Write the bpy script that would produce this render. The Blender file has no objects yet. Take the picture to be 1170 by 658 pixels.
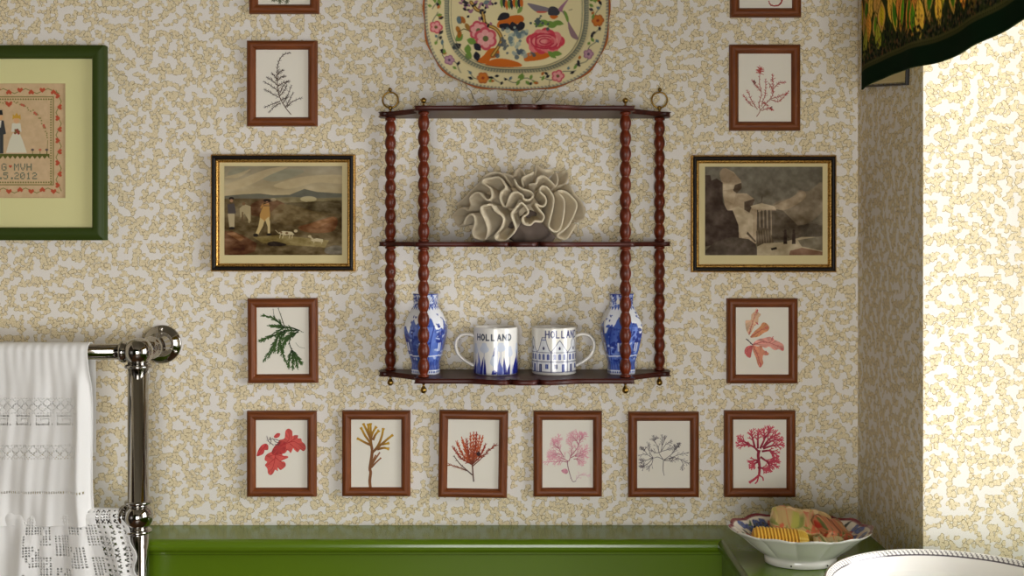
import bpy, bmesh, math, random
import numpy as np
from mathutils import Vector, Matrix, noise as mnoise
C = bpy.context.scene.collection
PI = math.pi
S0, D, VX, VY, CZ = 580.0, 2.2, 588.0, 268.0, 1.35   # scale at the wall (px/m), camera distance, vanishing point, eye height

def P(px, py, Y=0.0):
    s = S0*D/(D+Y)
    return ((px-VX)/s, Y, CZ-(py-VY)/s)

def lin(c):
    c = np.asarray(c, float)/255.0
    return np.where(c <= 0.04045, c/12.92, ((c+0.055)/1.055)**2.4)
def linc(c): return tuple(float(v) for v in lin(c))+(1.0,)

# ---------------------------------------------------------------- materials
def mat(name, col=(200, 200, 200), rough=0.5, metal=0.0, spec=0.5, coat=0.0):
    m = bpy.data.materials.new(name); m.use_nodes = True
    b = m.node_tree.nodes['Principled BSDF']
    b.inputs['Base Color'].default_value = linc(col)
    b.inputs['Roughness'].default_value = rough
    b.inputs['Metallic'].default_value = metal
    b.inputs['Specular IOR Level'].default_value = spec
    b.inputs['Coat Weight'].default_value = coat
    b.inputs['Coat Roughness'].default_value = 0.08
    return m
def nd(m, t, **kw):
    n = m.node_tree.nodes.new(t)
    for k, v in kw.items():
        if k in n.inputs: n.inputs[k].default_value = v
        else: setattr(n, k, v)
    return n
def ln(m, a, b): m.node_tree.links.new(a, b)
def bsdf(m): return m.node_tree.nodes['Principled BSDF']
def ramp(m, stops, interp='LINEAR'):
    r = m.node_tree.nodes.new('ShaderNodeValToRGB'); r.color_ramp.interpolation = interp
    e = r.color_ramp.elements
    while len(e) < len(stops): e.new(0.5)
    for el, (p, c) in zip(e, stops): el.position = p; el.color = linc(c)
    return r
def colmat(name, rough=0.5, spec=0.5, coat=0.0):
    m = mat(name, rough=rough, spec=spec, coat=coat)
    a = nd(m, 'ShaderNodeAttribute', attribute_name='Col')
    ln(m, a.outputs['Color'], bsdf(m).inputs['Base Color'])
    return m
def bump(m, height_socket, strength=0.3, dist=0.001):
    b = nd(m, 'ShaderNodeBump', Strength=strength, Distance=dist)
    ln(m, height_socket, b.inputs['Height']); ln(m, b.outputs['Normal'], bsdf(m).inputs['Normal'])

def wallpaper():
    m = mat('wallpaper_vermicelli', rough=0.8, spec=0.15)
    uv = nd(m, 'ShaderNodeTexCoord')
    n0 = nd(m, 'ShaderNodeTexNoise', Scale=120.0, Detail=1.0); ln(m, uv.outputs['UV'], n0.inputs['Vector'])
    sub = nd(m, 'ShaderNodeVectorMath', operation='SUBTRACT'); sub.inputs[1].default_value = (.5, .5, .5); ln(m, n0.outputs['Color'], sub.inputs[0])
    sc = nd(m, 'ShaderNodeVectorMath', operation='SCALE'); sc.inputs['Scale'].default_value = 0.005; ln(m, sub.outputs[0], sc.inputs[0])
    ad = nd(m, 'ShaderNodeVectorMath', operation='ADD'); ln(m, uv.outputs['UV'], ad.inputs[0]); ln(m, sc.outputs[0], ad.inputs[1])
    # lobes: rounded cells, switched on in coral-like clusters
    B = nd(m, 'ShaderNodeTexVoronoi', Scale=150.0, feature='F1', voronoi_dimensions='2D'); B.inputs['Randomness'].default_value = .85
    ln(m, ad.outputs[0], B.inputs['Vector'])
    A = nd(m, 'ShaderNodeTexNoise', Scale=60.0, Detail=0.0); ln(m, B.outputs['Position'], A.inputs['Vector'])
    g = nd(m, 'ShaderNodeMath', operation='GREATER_THAN'); g.inputs[1].default_value = .462; ln(m, A.outputs['Fac'], g.inputs[0])
    white, line, tan = (238, 233, 226), (164, 146, 112), (236, 224, 196)
    r = ramp(m, [(0, tan), (.50, tan), (.555, line), (.625, line), (.66, white), (1, white)]); ln(m, B.outputs['Distance'], r.inputs[0])
    # pale ground carries a faint stipple, figures a stronger one
    d = nd(m, 'ShaderNodeTexVoronoi', Scale=430.0, voronoi_dimensions='2D'); ln(m, uv.outputs['UV'], d.inputs['Vector'])
    dt = ramp(m, [(0.0, (255, 255, 250)), (0.25, (255, 255, 250)), (0.45, (240, 235, 220)), (1.0, (234, 228, 210))]); ln(m, d.outputs['Distance'], dt.inputs[0])
    dw = ramp(m, [(0.0, (236, 232, 236)), (0.25, (250, 250, 250)), (0.5, (255, 255, 255)), (1.0, (246, 245, 244))]); ln(m, d.outputs['Distance'], dw.inputs[0])
    fig = nd(m, 'ShaderNodeMix', data_type='RGBA', blend_type='MULTIPLY'); fig.inputs[0].default_value = 1; ln(m, r.outputs[0], fig.inputs[6]); ln(m, dt.outputs[0], fig.inputs[7])
    gw = nd(m, 'ShaderNodeMix', data_type='RGBA', blend_type='MULTIPLY'); gw.inputs[0].default_value = 1; gw.inputs[6].default_value = linc(white); ln(m, dw.outputs[0], gw.inputs[7])
    mx = nd(m, 'ShaderNodeMix', data_type='RGBA'); ln(m, g.outputs[0], mx.inputs[0]); ln(m, gw.outputs[2], mx.inputs[6]); ln(m, fig.outputs[2], mx.inputs[7])
    ln(m, mx.outputs[2], bsdf(m).inputs['Base Color'])
    return m

def woodmat(name, c1, c2, rough=0.35, coat=0.2, uv=True, sx=14, sy=240):
    m = mat(name, rough=rough, coat=coat)
    tc = nd(m, 'ShaderNodeTexCoord'); mp = nd(m, 'ShaderNodeMapping'); mp.inputs['Scale'].default_value = (sx, sy, sy)
    ln(m, tc.outputs['UV' if uv else 'Object'], mp.inputs['Vector'])
    n = nd(m, 'ShaderNodeTexNoise', Scale=1.0, Detail=4.0, Roughness=0.6); ln(m, mp.outputs[0], n.inputs['Vector'])
    r = ramp(m, [(0.3, c1), (0.7, c2)]); ln(m, n.outputs['Fac'], r.inputs[0])
    ln(m, r.outputs[0], bsdf(m).inputs['Base Color'])
    bump(m, n.outputs['Fac'], 0.15, 0.0004); bsdf(m).inputs['Specular IOR Level'].default_value = .35
    return m

WALL = wallpaper()
WOOD = woodmat('oiled_brown_wood', (92, 44, 14), (132, 70, 28), 0.45, 0.0)
MAHOG = woodmat('dark_mahogany', (44, 14, 8), (78, 28, 16), 0.42, 0.0, uv=False, sx=6, sy=90)
POSTM = woodmat('turned_mahogany', (70, 22, 6), (112, 42, 14), 0.36, 0.0, uv=False, sx=90, sy=60)
GREEN = mat('green_gloss_paint', (92, 120, 20), 0.2, spec=.5)
nb = nd(GREEN, 'ShaderNodeTexNoise', Scale=60.0, Detail=3.0); tcg = nd(GREEN, 'ShaderNodeTexCoord'); ln(GREEN, tcg.outputs['Object'], nb.inputs['Vector']); bump(GREEN, nb.outputs['Fac'], 0.06, 0.001)
GREENF = mat('green_frame_paint', (50, 66, 12), 0.45, spec=.3)
BLACK = mat('black_frame_lacquer', (22, 14, 10), 0.45, spec=.25)
GOLD = mat('worn_gilt', (200, 150, 70), 0.35, 0.85)
gn = nd(GOLD, 'ShaderNodeTexNoise', Scale=400.0); gt = nd(GOLD, 'ShaderNodeTexCoord'); ln(GOLD, gt.outputs['Object'], gn.inputs['Vector'])
gr_ = ramp(GOLD, [(0.35, (120, 78, 30)), (0.6, (214, 168, 88))]); ln(GOLD, gn.outputs['Fac'], gr_.inputs[0]); ln(GOLD, gr_.outputs[0], bsdf(GOLD).inputs['Base Color'])
PAPER = mat('cream_paper', (236, 231, 218), 0.8, spec=0.2)
MOUNTY = mat('aged_paper_mount', (214, 200, 152), 0.7, spec=0.2)
MOUNTG = mat('pale_green_mount', (222, 218, 160), 0.7, spec=0.2)
for m_ in (PAPER, MOUNTY, MOUNTG):
    n_ = nd(m_, 'ShaderNodeTexNoise', Scale=900.0, Detail=2.0); t_ = nd(m_, 'ShaderNodeTexCoord'); ln(m_, t_.outputs['Object'], n_.inputs['Vector']); bump(m_, n_.outputs['Fac'], 0.1, 0.0002)
BRASS = mat('aged_brass', (150, 118, 56), 0.3, 1.0)
NICKEL = mat('polished_nickel', (172, 169, 164), 0.06, 1.0)
NICKELD = mat('nickel_screw', (205, 200, 190), 0.25, 1.0)
WHITEC = mat('glazed_white_ceramic', (238, 234, 226), 0.15, coat=0.4)
PAINTC = colmat('painted_glazed_ceramic', 0.16, coat=0.4)
PAINTP = colmat('printed_paper', 0.75, spec=0.2)
STITCH = colmat('stitched_linen', 0.9, spec=0.1)
WEED = colmat('pressed_seaweed_blade', 0.7, spec=0.2)
FABRIC = colmat('printed_fabric', 0.9, spec=0.1)
_o = FABRIC.node_tree.nodes['Material Output']; _t = nd(FABRIC, 'ShaderNodeBsdfTranslucent'); _m = nd(FABRIC, 'ShaderNodeMixShader'); _m.inputs[0].default_value = .42
_a = [n for n in FABRIC.node_tree.nodes if n.bl_idname == 'ShaderNodeAttribute'][0]; ln(FABRIC, _a.outputs['Color'], _t.inputs['Color'])
ln(FABRIC, bsdf(FABRIC).outputs[0], _m.inputs[1]); ln(FABRIC, _t.outputs[0], _m.inputs[2]); ln(FABRIC, _m.outputs[0], _o.inputs['Surface'])
WRAP = colmat('printed_wrapper', 0.45)
LINEN = mat('white_linen', (240, 239, 236), 0.9, spec=0.1)
wv = nd(LINEN, 'ShaderNodeTexNoise', Scale=1200.0, Detail=2.0); tl = nd(LINEN, 'ShaderNodeTexCoord'); ln(LINEN, tl.outputs['Object'], wv.inputs['Vector']); bump(LINEN, wv.outputs['Fac'], 0.2, 0.0005)
PLASTER = mat('dimmed_ceiling_paint', (150, 142, 124), 0.8)  # unseen ceiling, toned down so the upper wall gets less bounced light
FLOORM = woodmat('floor_boards', (92, 62, 40), (128, 90, 60), 0.4, 0.1, uv=False, sx=60, sy=3)
JOINERY = mat('white_window_paint', (235, 232, 224), 0.4)
WIRE = mat('plate_wire', (150, 140, 120), 0.3, 1.0)
GREYROCK = mat('grey_coral_base', (128, 114, 104), 0.95, spec=0.1)
CORAL = mat('cream_coral', (252, 236, 204), 0.85, spec=0.15)
ct = nd(CORAL, 'ShaderNodeTexCoord'); cw = nd(CORAL, 'ShaderNodeTexWave', Scale=1.0, Distortion=1.2, Detail=1.0)
cm = nd(CORAL, 'ShaderNodeMapping'); cm.inputs['Scale'].default_value = (90, 0.5, 1)
ln(CORAL, ct.outputs['UV'], cm.inputs['Vector']); ln(CORAL, cm.outputs[0], cw.inputs['Vector']); bump(CORAL, cw.outputs['Fac'], 0.7, 0.0012)

# ---------------------------------------------------------------- object helpers
ROOT = {}
def empty(name, loc, label, cat, group=None):
    o = bpy.data.objects.new(name, None); C.objects.link(o); o.location = loc; o.empty_display_size = 0.05
    ROOT[o] = Vector(loc); return tag(o, label, cat, group)
def tag(o, label, cat, group=None):
    o['label'] = label; o['category'] = cat
    if group: o['group'] = group
    return o
def link(name, me, m, parent=None, world=True):
    for mm in (m if isinstance(m, (list, tuple)) else [m]): me.materials.append(mm)
    o = bpy.data.objects.new(name, me); C.objects.link(o)
    if parent is not None:
        r = ROOT[parent]; ROOT[o] = r; o.parent = parent
        if world: me.transform(Matrix.Translation(-r))
    return o
def solo(name, me, m, base, label, cat, group=None):
    """a thing that is one mesh: origin moved to its base"""
    o = link(name, me, m); me.transform(Matrix.Translation(-Vector(base))); o.location = base
    ROOT[o] = Vector(base)
    return tag(o, label, cat, group)
def structure(o): o['kind'] = 'structure'; return o

def mesh(name, V, F, smooth=True, col=None, uv=None):
    me = bpy.data.meshes.new(name)
    me.from_pydata([tuple(v) for v in V], [], [tuple(f) for f in F])
    if smooth: me.polygons.foreach_set('use_smooth', [True]*len(me.polygons))
    if col is not None:
        a = me.color_attributes.new('Col', 'FLOAT_COLOR', 'POINT')
        c = np.ones((len(V), 4)); c[:, :3] = col
        a.data.foreach_set('color', c.ravel())
    if uv is not None:
        l = me.uv_layers.new(name='UVMap'); idx = np.zeros(len(me.loops), int); me.loops.foreach_get('vertex_index', idx)
        l.data.foreach_set('uv', np.asarray(uv)[idx].ravel())
    me.update(); return me

def grid(name, V, wrap=False, col=None, keep=None, smooth=True, flip=False, uv=None):
    V = np.asarray(V, float); ny, nx = V.shape[:2]
    I = np.arange(ny*nx).reshape(ny, nx)
    if wrap: J = np.concatenate([I, I[:, :1]], 1)
    else: J = I
    a, b, c, d = J[:-1, :-1], J[:-1, 1:], J[1:, 1:], J[1:, :-1]
    F = np.stack([a, d, c, b] if not flip else [a, b, c, d], -1)
    F = F[keep] if keep is not None else F.reshape(-1, 4)
    me = bpy.data.meshes.new(name)
    n = len(F)
    me.vertices.add(ny*nx); me.vertices.foreach_set('co', V.ravel())
    me.loops.add(n*4); me.loops.foreach_set('vertex_index', F.ravel().astype(np.int32))
    me.polygons.add(n); me.polygons.foreach_set('loop_start', np.arange(n, dtype=np.int32)*4)
    try: me.polygons.foreach_set('loop_total', np.full(n, 4, dtype=np.int32))
    except Exception: pass
    me.polygons.foreach_set('use_smooth', np.full(n, smooth))
    if col is not None:
        at = me.color_attributes.new('Col', 'FLOAT_COLOR', 'POINT')
        cc = np.ones((ny*nx, 4)); cc[:, :3] = np.asarray(col).reshape(-1, 3); at.data.foreach_set('color', cc.ravel())
    if uv is not None:
        l = me.uv_layers.new(name='UVMap'); l.data.foreach_set('uv', np.asarray(uv).reshape(-1, 2)[F.ravel()].ravel())
    me.update(calc_edges=True); me.validate(); return me

def join(*ms):
    bm = bmesh.new()
    for m_ in ms: bm.from_mesh(m_)
    me = bpy.data.meshes.new('joined'); bm.to_mesh(me); bm.free(); return me

def boxes(L, bevel=0.0, boxuv=False):
    bm = bmesh.new()
    for (x0, y0, z0, x1, y1, z1) in L:
        r = bmesh.ops.create_cube(bm, size=1.0)
        for v in r['verts']:
            v.co = Vector(((x0+x1)/2+v.co.x*(x1-x0), (y0+y1)/2+v.co.y*(y1-y0), (z0+z1)/2+v.co.z*(z1-z0)))
    if bevel: bmesh.ops.bevel(bm, geom=list(bm.edges), offset=bevel, segments=2, affect='EDGES', profile=0.6)
    if boxuv:
        uv = bm.loops.layers.uv.new('UVMap')
        for f in bm.faces:
            n = f.normal; ax = max(range(3), key=lambda i: abs(n[i]))
            for l in f.loops:
                c = l.vert.co
                l[uv].uv = (c.y+7.3, c.z) if ax == 0 else ((c.x, c.z) if ax == 1 else (c.x, c.y))
    me = bpy.data.meshes.new('boxes'); bm.to_mesh(me); bm.free(); return me

def lathe(prof, c, n=32, ex=1.0, ey=1.0, axis='Z', cap=True):
    """prof: list of (r, h) along the axis; c: centre point"""
    a = np.linspace(0, 2*PI, n, endpoint=False)
    V, F = [], []
    for r, h in prof:
        for t in a:
            u, v = r*ex*math.cos(t), r*ey*math.sin(t)
            V.append((c[0]+u, c[1]+v, c[2]+h) if axis == 'Z' else ((c[0]+u, c[1]-h, c[2]+v) if axis == 'Y' else (c[0]+h, c[1]+u, c[2]+v)))
    for i in range(len(prof)-1):
        for j in range(n):
            k = (j+1) % n
            F.append((i*n+j, i*n+k, (i+1)*n+k, (i+1)*n+j))
    if cap:
        if prof[0][0] > 1e-5: F.append(tuple(range(n-1, -1, -1)))
        if prof[-1][0] > 1e-5: F.append(tuple((len(prof)-1)*n+j for j in range(n)))
    me = mesh('lathe', V, F)
    bm = bmesh.new(); bm.from_mesh(me); bmesh.ops.remove_doubles(bm, verts=bm.verts, dist=1e-6); bmesh.ops.recalc_face_normals(bm, faces=bm.faces); bm.to_mesh(me); bm.free()
    return me

def tube(pts, rad, n=12, close=False, ell=1.0, up=Vector((0, 1, 0))):
    pts = [Vector(p) for p in pts]; m_ = len(pts); V, F = [], []
    for i, p in enumerate(pts):
        if close: t = pts[(i+1) % m_]-pts[i-1]
        else: t = pts[min(i+1, m_-1)]-pts[max(i-1, 0)]
        t.normalize(); u = up if abs(t.dot(up)) < 0.95 else Vector((1, 0, 0))
        a = t.cross(u).normalized(); b = a.cross(t).normalized()
        r = rad[i] if isinstance(rad, (list, tuple)) else rad
        for j in range(n):
            q = 2*PI*j/n
            V.append(p+a*(r*math.cos(q))+b*(r*ell*math.sin(q)))
    for i in range(m_ if close else m_-1):
        i2 = (i+1) % m_
        for j in range(n):
            k = (j+1) % n; F.append((i*n+j, i2*n+j, i2*n+k, i*n+k))
    if not close: F.append(tuple(range(n))); F.append(tuple((m_-1)*n+j for j in range(n-1, -1, -1)))
    me = mesh('tube', V, F)
    bm = bmesh.new(); bm.from_mesh(me); bmesh.ops.recalc_face_normals(bm, faces=bm.faces); bm.to_mesh(me); bm.free()
    return me

def catmull(pts, k=6, close=False):
    out = []; n = len(pts); pts = [np.asarray(p, float) for p in pts]
    for i in range(n if close else n-1):
        if close: p0, p1, p2, p3 = pts[i-1], pts[i], pts[(i+1) % n], pts[(i+2) % n]
        else: p0, p1, p2, p3 = pts[max(i-1, 0)], pts[i], pts[i+1], pts[min(i+2, n-1)]
        for s in range(k):
            t = s/k; out.append(.5*((2*p1)+(-p0+p2)*t+(2*p0-5*p1+4*p2-p3)*t*t+(-p0+3*p1-3*p2+p3)*t**3))
    if not close: out.append(pts[-1])
    return out

# ---------------------------------------------------------------- painting of printed, stitched and glazed pattern
class Canvas:
    def __init__(s, w, h, dom, bg):
        s.w, s.h, s.dom = w, h, dom
        s.a = np.ones((h, w, 3))*np.asarray(bg, float)
        x0, y0, x1, y1 = dom
        s.X, s.Y = np.meshgrid(np.linspace(x0, x1, w), np.linspace(y0, y1, h))
        s.px = (x1-x0)/w; s.py = (y1-y0)/h
    def _bb(s, xa, ya, xb, yb):
        x0, y0, x1, y1 = s.dom
        i0 = max(0, int((xa-x0)/(x1-x0)*s.w)-1); i1 = min(s.w, int((xb-x0)/(x1-x0)*s.w)+3)
        j0 = max(0, int((ya-y0)/(y1-y0)*s.h)-1); j1 = min(s.h, int((yb-y0)/(y1-y0)*s.h)+3)
        return (slice(j0, j1), slice(i0, i1)) if i1 > i0 and j1 > j0 else None
    def _mix(s, sl, al, col): s.a[sl] = s.a[sl]*(1-al[..., None])+np.asarray(col, float)*al[..., None]
    def poly(s, pts, col, al=1.0, soft=True):
        p = np.asarray(pts, float); sl = s._bb(p[:, 0].min(), p[:, 1].min(), p[:, 0].max(), p[:, 1].max())
        if sl is None: return
        acc = 0
        offs = [(-.25, -.25), (.25, -.25), (-.25, .25), (.25, .25)] if soft else [(0, 0)]
        for ox, oy in offs:
            X, Y = s.X[sl]+ox*s.px, s.Y[sl]+oy*s.py
            ins = np.zeros(X.shape, bool)
            for i in range(len(p)):
                (xa, ya), (xb, yb) = p[i-1], p[i]
                if ya == yb: continue
                ins ^= ((ya > Y) != (yb > Y)) & (X < (xb-xa)*(Y-ya)/(yb-ya)+xa)
            acc = acc+ins
        s._mix(sl, acc/len(offs)*al, col)
    def line(s, pts, w, col, al=1.0):
        for (xa, ya), (xb, yb) in zip(pts[:-1], pts[1:]):
            r = w/2+s.px
            sl = s._bb(min(xa, xb)-r, min(ya, yb)-r, max(xa, xb)+r, max(ya, yb)+r)
            if sl is None: continue
            X, Y = s.X[sl], s.Y[sl]; dx, dy = xb-xa, yb-ya; L = dx*dx+dy*dy+1e-9
            t = np.clip(((X-xa)*dx+(Y-ya)*dy)/L, 0, 1)
            d = np.hypot(X-xa-t*dx, Y-ya-t*dy)
            s._mix(sl, np.clip((w/2-d)/s.px+.5, 0, 1)*al, col)
    def disc(s, x, y, rx, col, ry=None, al=1.0, ang=0.0):
        ry = ry or rx; r = max(rx, ry)
        sl = s._bb(x-r, y-r, x+r, y+r)
        if sl is None: return
        X, Y = s.X[sl]-x, s.Y[sl]-y; ca, sa = math.cos(ang), math.sin(ang)
        u, v = (X*ca+Y*sa)/rx, (-X*sa+Y*ca)/ry
        s._mix(sl, np.clip((1-np.hypot(u, v))*min(rx/s.px, ry/s.py)+.5, 0, 1)*al, col)
    def leaf(s, x, y, L, w, ang, col, al=1.0):
        q = []
        for t in np.linspace(0, 1, 9): q.append((t*L, w/2*math.sin(PI*t)))
        for t in np.linspace(1, 0, 9): q.append((t*L, -w/2*math.sin(PI*t)))
        ca, sa = math.cos(ang), math.sin(ang)
        s.poly([(x+a*ca-b*sa, y+a*sa+b*ca) for a, b in q], col, al)
    def flower(s, x, y, r, col, col2, n=5, ctr=(90, 90, 60), rot=0.0):
        for i in range(n):
            a = rot+2*PI*i/n
            s.disc(x+r*.55*math.cos(a), y+r*.55*math.sin(a), r*.48, col)
        for i in range(n):
            a = rot+2*PI*i/n
            s.disc(x+r*.5*math.cos(a), y+r*.5*math.sin(a), r*.3, col2, al=.8)
        s.disc(x, y, r*.25, ctr)
    def noise(s, sc, amp, seed=0, ax=1.0, mask=None):
        rng = np.random.RandomState(seed); f = np.zeros((s.h, s.w))
        for o in range(3):
            k = sc*2**o; gw, gh = int(abs(s.dom[2]-s.dom[0])/k*1)+3, int(abs(s.dom[3]-s.dom[1])/k*ax)+3
            g = rng.rand(gh, gw) if k > 0 else 0
            u = np.linspace(0, gw-1.001, s.w); v = np.linspace(0, gh-1.001, s.h)
            i, j = u.astype(int), v.astype(int); fu, fv = u-i, v-j; fu = fu*fu*(3-2*fu); fv = fv*fv*(3-2*fv)
            i2, j2 = np.minimum(i+1, gw-1), np.minimum(j+1, gh-1)
            top = g[j][:, i]*(1-fu)+g[j][:, i2]*fu; bot = g[j2][:, i]*(1-fu)+g[j2][:, i2]*fu
            f += (top*(1-fv)[:, None]+bot*fv[:, None]-.5)*(1.0/(3-o))
        if mask is not None: f = f*mask
        s.a = np.clip(s.a+f[..., None]*amp, 0, 255)
    def lin(s): return lin(np.clip(s.a, 0, 255))
    def sample(s, x, y):
        x0, y0, x1, y1 = s.dom; L = s.lin()
        u = np.clip((x-x0)/(x1-x0)*(s.w-1), 0, s.w-1.001); v = np.clip((y-y0)/(y1-y0)*(s.h-1), 0, s.h-1.001)
        i, j = u.astype(int), v.astype(int); fu, fv = (u-i)[..., None], (v-j)[..., None]
        return (L[j, i]*(1-fu)+L[j, i+1]*fu)*(1-fv)+(L[j+1, i]*(1-fu)+L[j+1, i+1]*fu)*fv

GLY = {'H': [[(0, 0), (0, 1)], [(.8, 0), (.8, 1)], [(0, .5), (.8, .5)]], 'O': [[(.4, 0), (.1, .2), (0, .5), (.1, .8), (.4, 1), (.7, .8), (.8, .5), (.7, .2), (.4, 0)]],
       'L': [[(0, 0), (0, 1), (.6, 1)]], 'A': [[(0, 1), (.4, 0), (.8, 1)], [(.15, .65), (.65, .65)]], 'N': [[(0, 1), (0, 0), (.75, 1), (.75, 0)]],
       'D': [[(0, 0), (0, 1), (.35, 1), (.7, .75), (.75, .5), (.7, .25), (.35, 0), (0, 0)]]}
PIX = {'G': '01110 10001 10000 10111 10001 10001 01110', 'M': '10001 11011 10101 10101 10001 10001 10001', 'V': '10001 10001 10001 10001 01010 01010 00100',
       'H': '10001 10001 10001 11111 10001 10001 10001', '5': '11111 10000 11110 00001 00001 10001 01110', '2': '01110 10001 00001 00110 01000 10000 11111',
       '0': '01110 10001 10011 10101 11001 10001 01110', '1': '00100 01100 00100 00100 00100 00100 01110', '.': '00000 00000 00000 00000 00000 00110 00110'}

# ---------------------------------------------------------------- the room
XR = 0.676; XL = -1.5; YF = -3.4; YW0, YW1, ZS, ZT = -.352, -1.35, .778, 1.95
structure(link('wall_back', boxes([(XL-.1, 0, 0, XR+.4, .1, 2.4)], boxuv=True), WALL))
structure(link('wall_right', boxes([(XR, YW0, 0, XR+.4, 0, 2.4), (XR, YF, 0, XR+.4, YW1, 2.4), (XR, YW1, ZT, XR+.4, YW0, 2.4), (XR, YW1, 0, XR+.4, YW0, ZS-.001)], boxuv=True), WALL))
structure(link('wall_left', boxes([(XL-.1, YF, 0, XL, 0, 2.4)], boxuv=True), WALL))
structure(link('wall_front', boxes([(XL-.1, YF-.1, 0, -.6, YF, 2.4), (.6, YF-.1, 0, XR+.4, YF, 2.4), (-.6, YF-.1, 0, .6, YF, .4), (-.6, YF-.1, 1.6, .6, YF, 2.4)], boxuv=True), GREENF))  # unseen wall behind the camera, kept dark for the nickel to reflect
structure(link('floor', boxes([(XL-.1, YF-.1, -.05, XR+.4, .1, 0)]), FLOORM))
structure(link('ceiling', boxes([(XL-.1, YF-.1, 2.4, XR+.4, .1, 2.45)]), PLASTER))
d1 = structure(link('dark_reflection_slab_1', boxes([(XL, -3.3, 0, XL+.03, -.62, 2.08)]), mat('dark_reflection_wood', (38, 26, 18), .3)))  # added dark slab, out of view, so the nickel rail mirrors something dark
link('dark_reflection_panel', boxes([(XL+.03, -1.85, .15, XL+.04, -.75, 1.95), (XL+.03, -3.15, .15, XL+.04, -2.05, 1.95)], bevel=.006), mat('dark_reflection_panel_wood', (44, 30, 20), .3)).parent = d1  # raised fields on the added reflection slab
structure(link('dark_reflection_slab_2', boxes([(XR-.03, -2.7, 0, XR, -1.75, 2.08)], bevel=.004), bpy.data.materials['dark_reflection_wood']))  # second added slab, unseen, only a dark reflection for the rail
# window in the right-hand wall, deep reveal
GLASS = bpy.data.materials.new('window_glass'); GLASS.use_nodes = True
nt = GLASS.node_tree; nt.nodes.clear()
o_ = nt.nodes.new('ShaderNodeOutputMaterial'); t_ = nt.nodes.new('ShaderNodeBsdfTransparent'); g_ = nt.nodes.new('ShaderNodeBsdfGlossy'); mx_ = nt.nodes.new('ShaderNodeMixShader'); fr_ = nt.nodes.new('ShaderNodeFresnel')
g_.inputs['Roughness'].default_value = 0.02
nt.links.new(fr_.outputs[0], mx_.inputs[0]); nt.links.new(t_.outputs[0], mx_.inputs[1]); nt.links.new(g_.outputs[0], mx_.inputs[2]); nt.links.new(mx_.outputs[0], o_.inputs[0])
XG = XR+.34
fw = .045
wb = [(XG-.03, YW1, ZS, XG+.03, YW0, ZS+fw), (XG-.03, YW1, ZT-fw, XG+.03, YW0, ZT), (XG-.03, YW1, ZS+fw, XG+.03, YW1+fw, ZT-fw), (XG-.03, YW0-fw, ZS+fw, XG+.03, YW0, ZT-fw),
      (XG-.02, YW1+fw, 1.36, XG+.02, YW0-fw, 1.39), (XG-.02, -.865, ZS+fw, XG+.02, -.84, 1.36), (XG-.02, -.865, 1.39, XG+.02, -.84, ZT-fw)]
w1 = structure(link('window_1', boxes(wb), JOINERY))
structure(link('trim_2', boxes([(XG-.002, YW1+fw, ZS+fw, XG+.002, -.865, 1.36), (XG-.002, -.84, ZS+fw, XG+.002, YW0-fw, 1.36), (XG-.002, YW1+fw, 1.39, XG+.002, -.865, ZT-fw), (XG-.002, -.84, 1.39, XG+.002, YW0-fw, ZT-fw)]), GLASS))
structure(link('added_fill_window', boxes([(-.6, YF-.06, .4, .6, YF-.02, .45), (-.6, YF-.06, 1.55, .6, YF-.02, 1.6), (-.6, YF-.06, .45, -.55, YF-.02, 1.55), (.55, YF-.06, .45, .6, YF-.02, 1.55), (-.02, YF-.06, .45, .02, YF-.02, 1.55)]), JOINERY))  # added window behind the camera, frames the front fill light

# green panelling with its moulded ledge
XC = .378
prof = [(-.001, .778), (-.101, .778)]
for i in range(9):
    a = PI/2+PI*i/8
    prof.append((-.101+.0125*math.cos(a), .7655+.0125*math.sin(a)))
prof += [(-.094, .7515), (-.094, .747), (-.088, .744), (-.088, .10), (-.096, .095), (-.096, .0), (-.001, 0)]
def extr(prof, x0, x1):
    V = [(x0, y, z) for y, z in prof]+[(x1, y, z) for y, z in prof]; n = len(prof)
    F = [(i, (i+1) % n, n+(i+1) % n, n+i) for i in range(n)]+[tuple(range(n)), tuple(range(2*n-1, n-1, -1))]
    me = mesh('extr', V, F, smooth=False)
    bm = bmesh.new(); bm.from_mesh(me); bmesh.ops.recalc_face_normals(bm, faces=bm.faces); bm.to_mesh(me); bm.free(); return me
pan = structure(link('trim_1', extr(prof, XL, XC+.0138), GREEN))
bmc = boxes([(XC+.014, -1.6, .02, XR-.001, -.001, .748), (XC+.014, -1.6, .7485, XR-.001, -.001, .778), (XR-.0005, YW1+.002, ZS-.0008, XG-.032, YW0-.002, ZS+.0003)])
bead = tube([(XC+.0135, -.102, .7655), (XC+.0135, -1.6, .7655)], .0125, 16)
cnt = empty('bathroom_counter', (.53, -.8, 0), 'green glossy painted boxed-in counter running along the right wall under the window', 'counter')
link('counter_body', bmc, GREEN, cnt); link('bead_edge', bead, GREEN, cnt)

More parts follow.
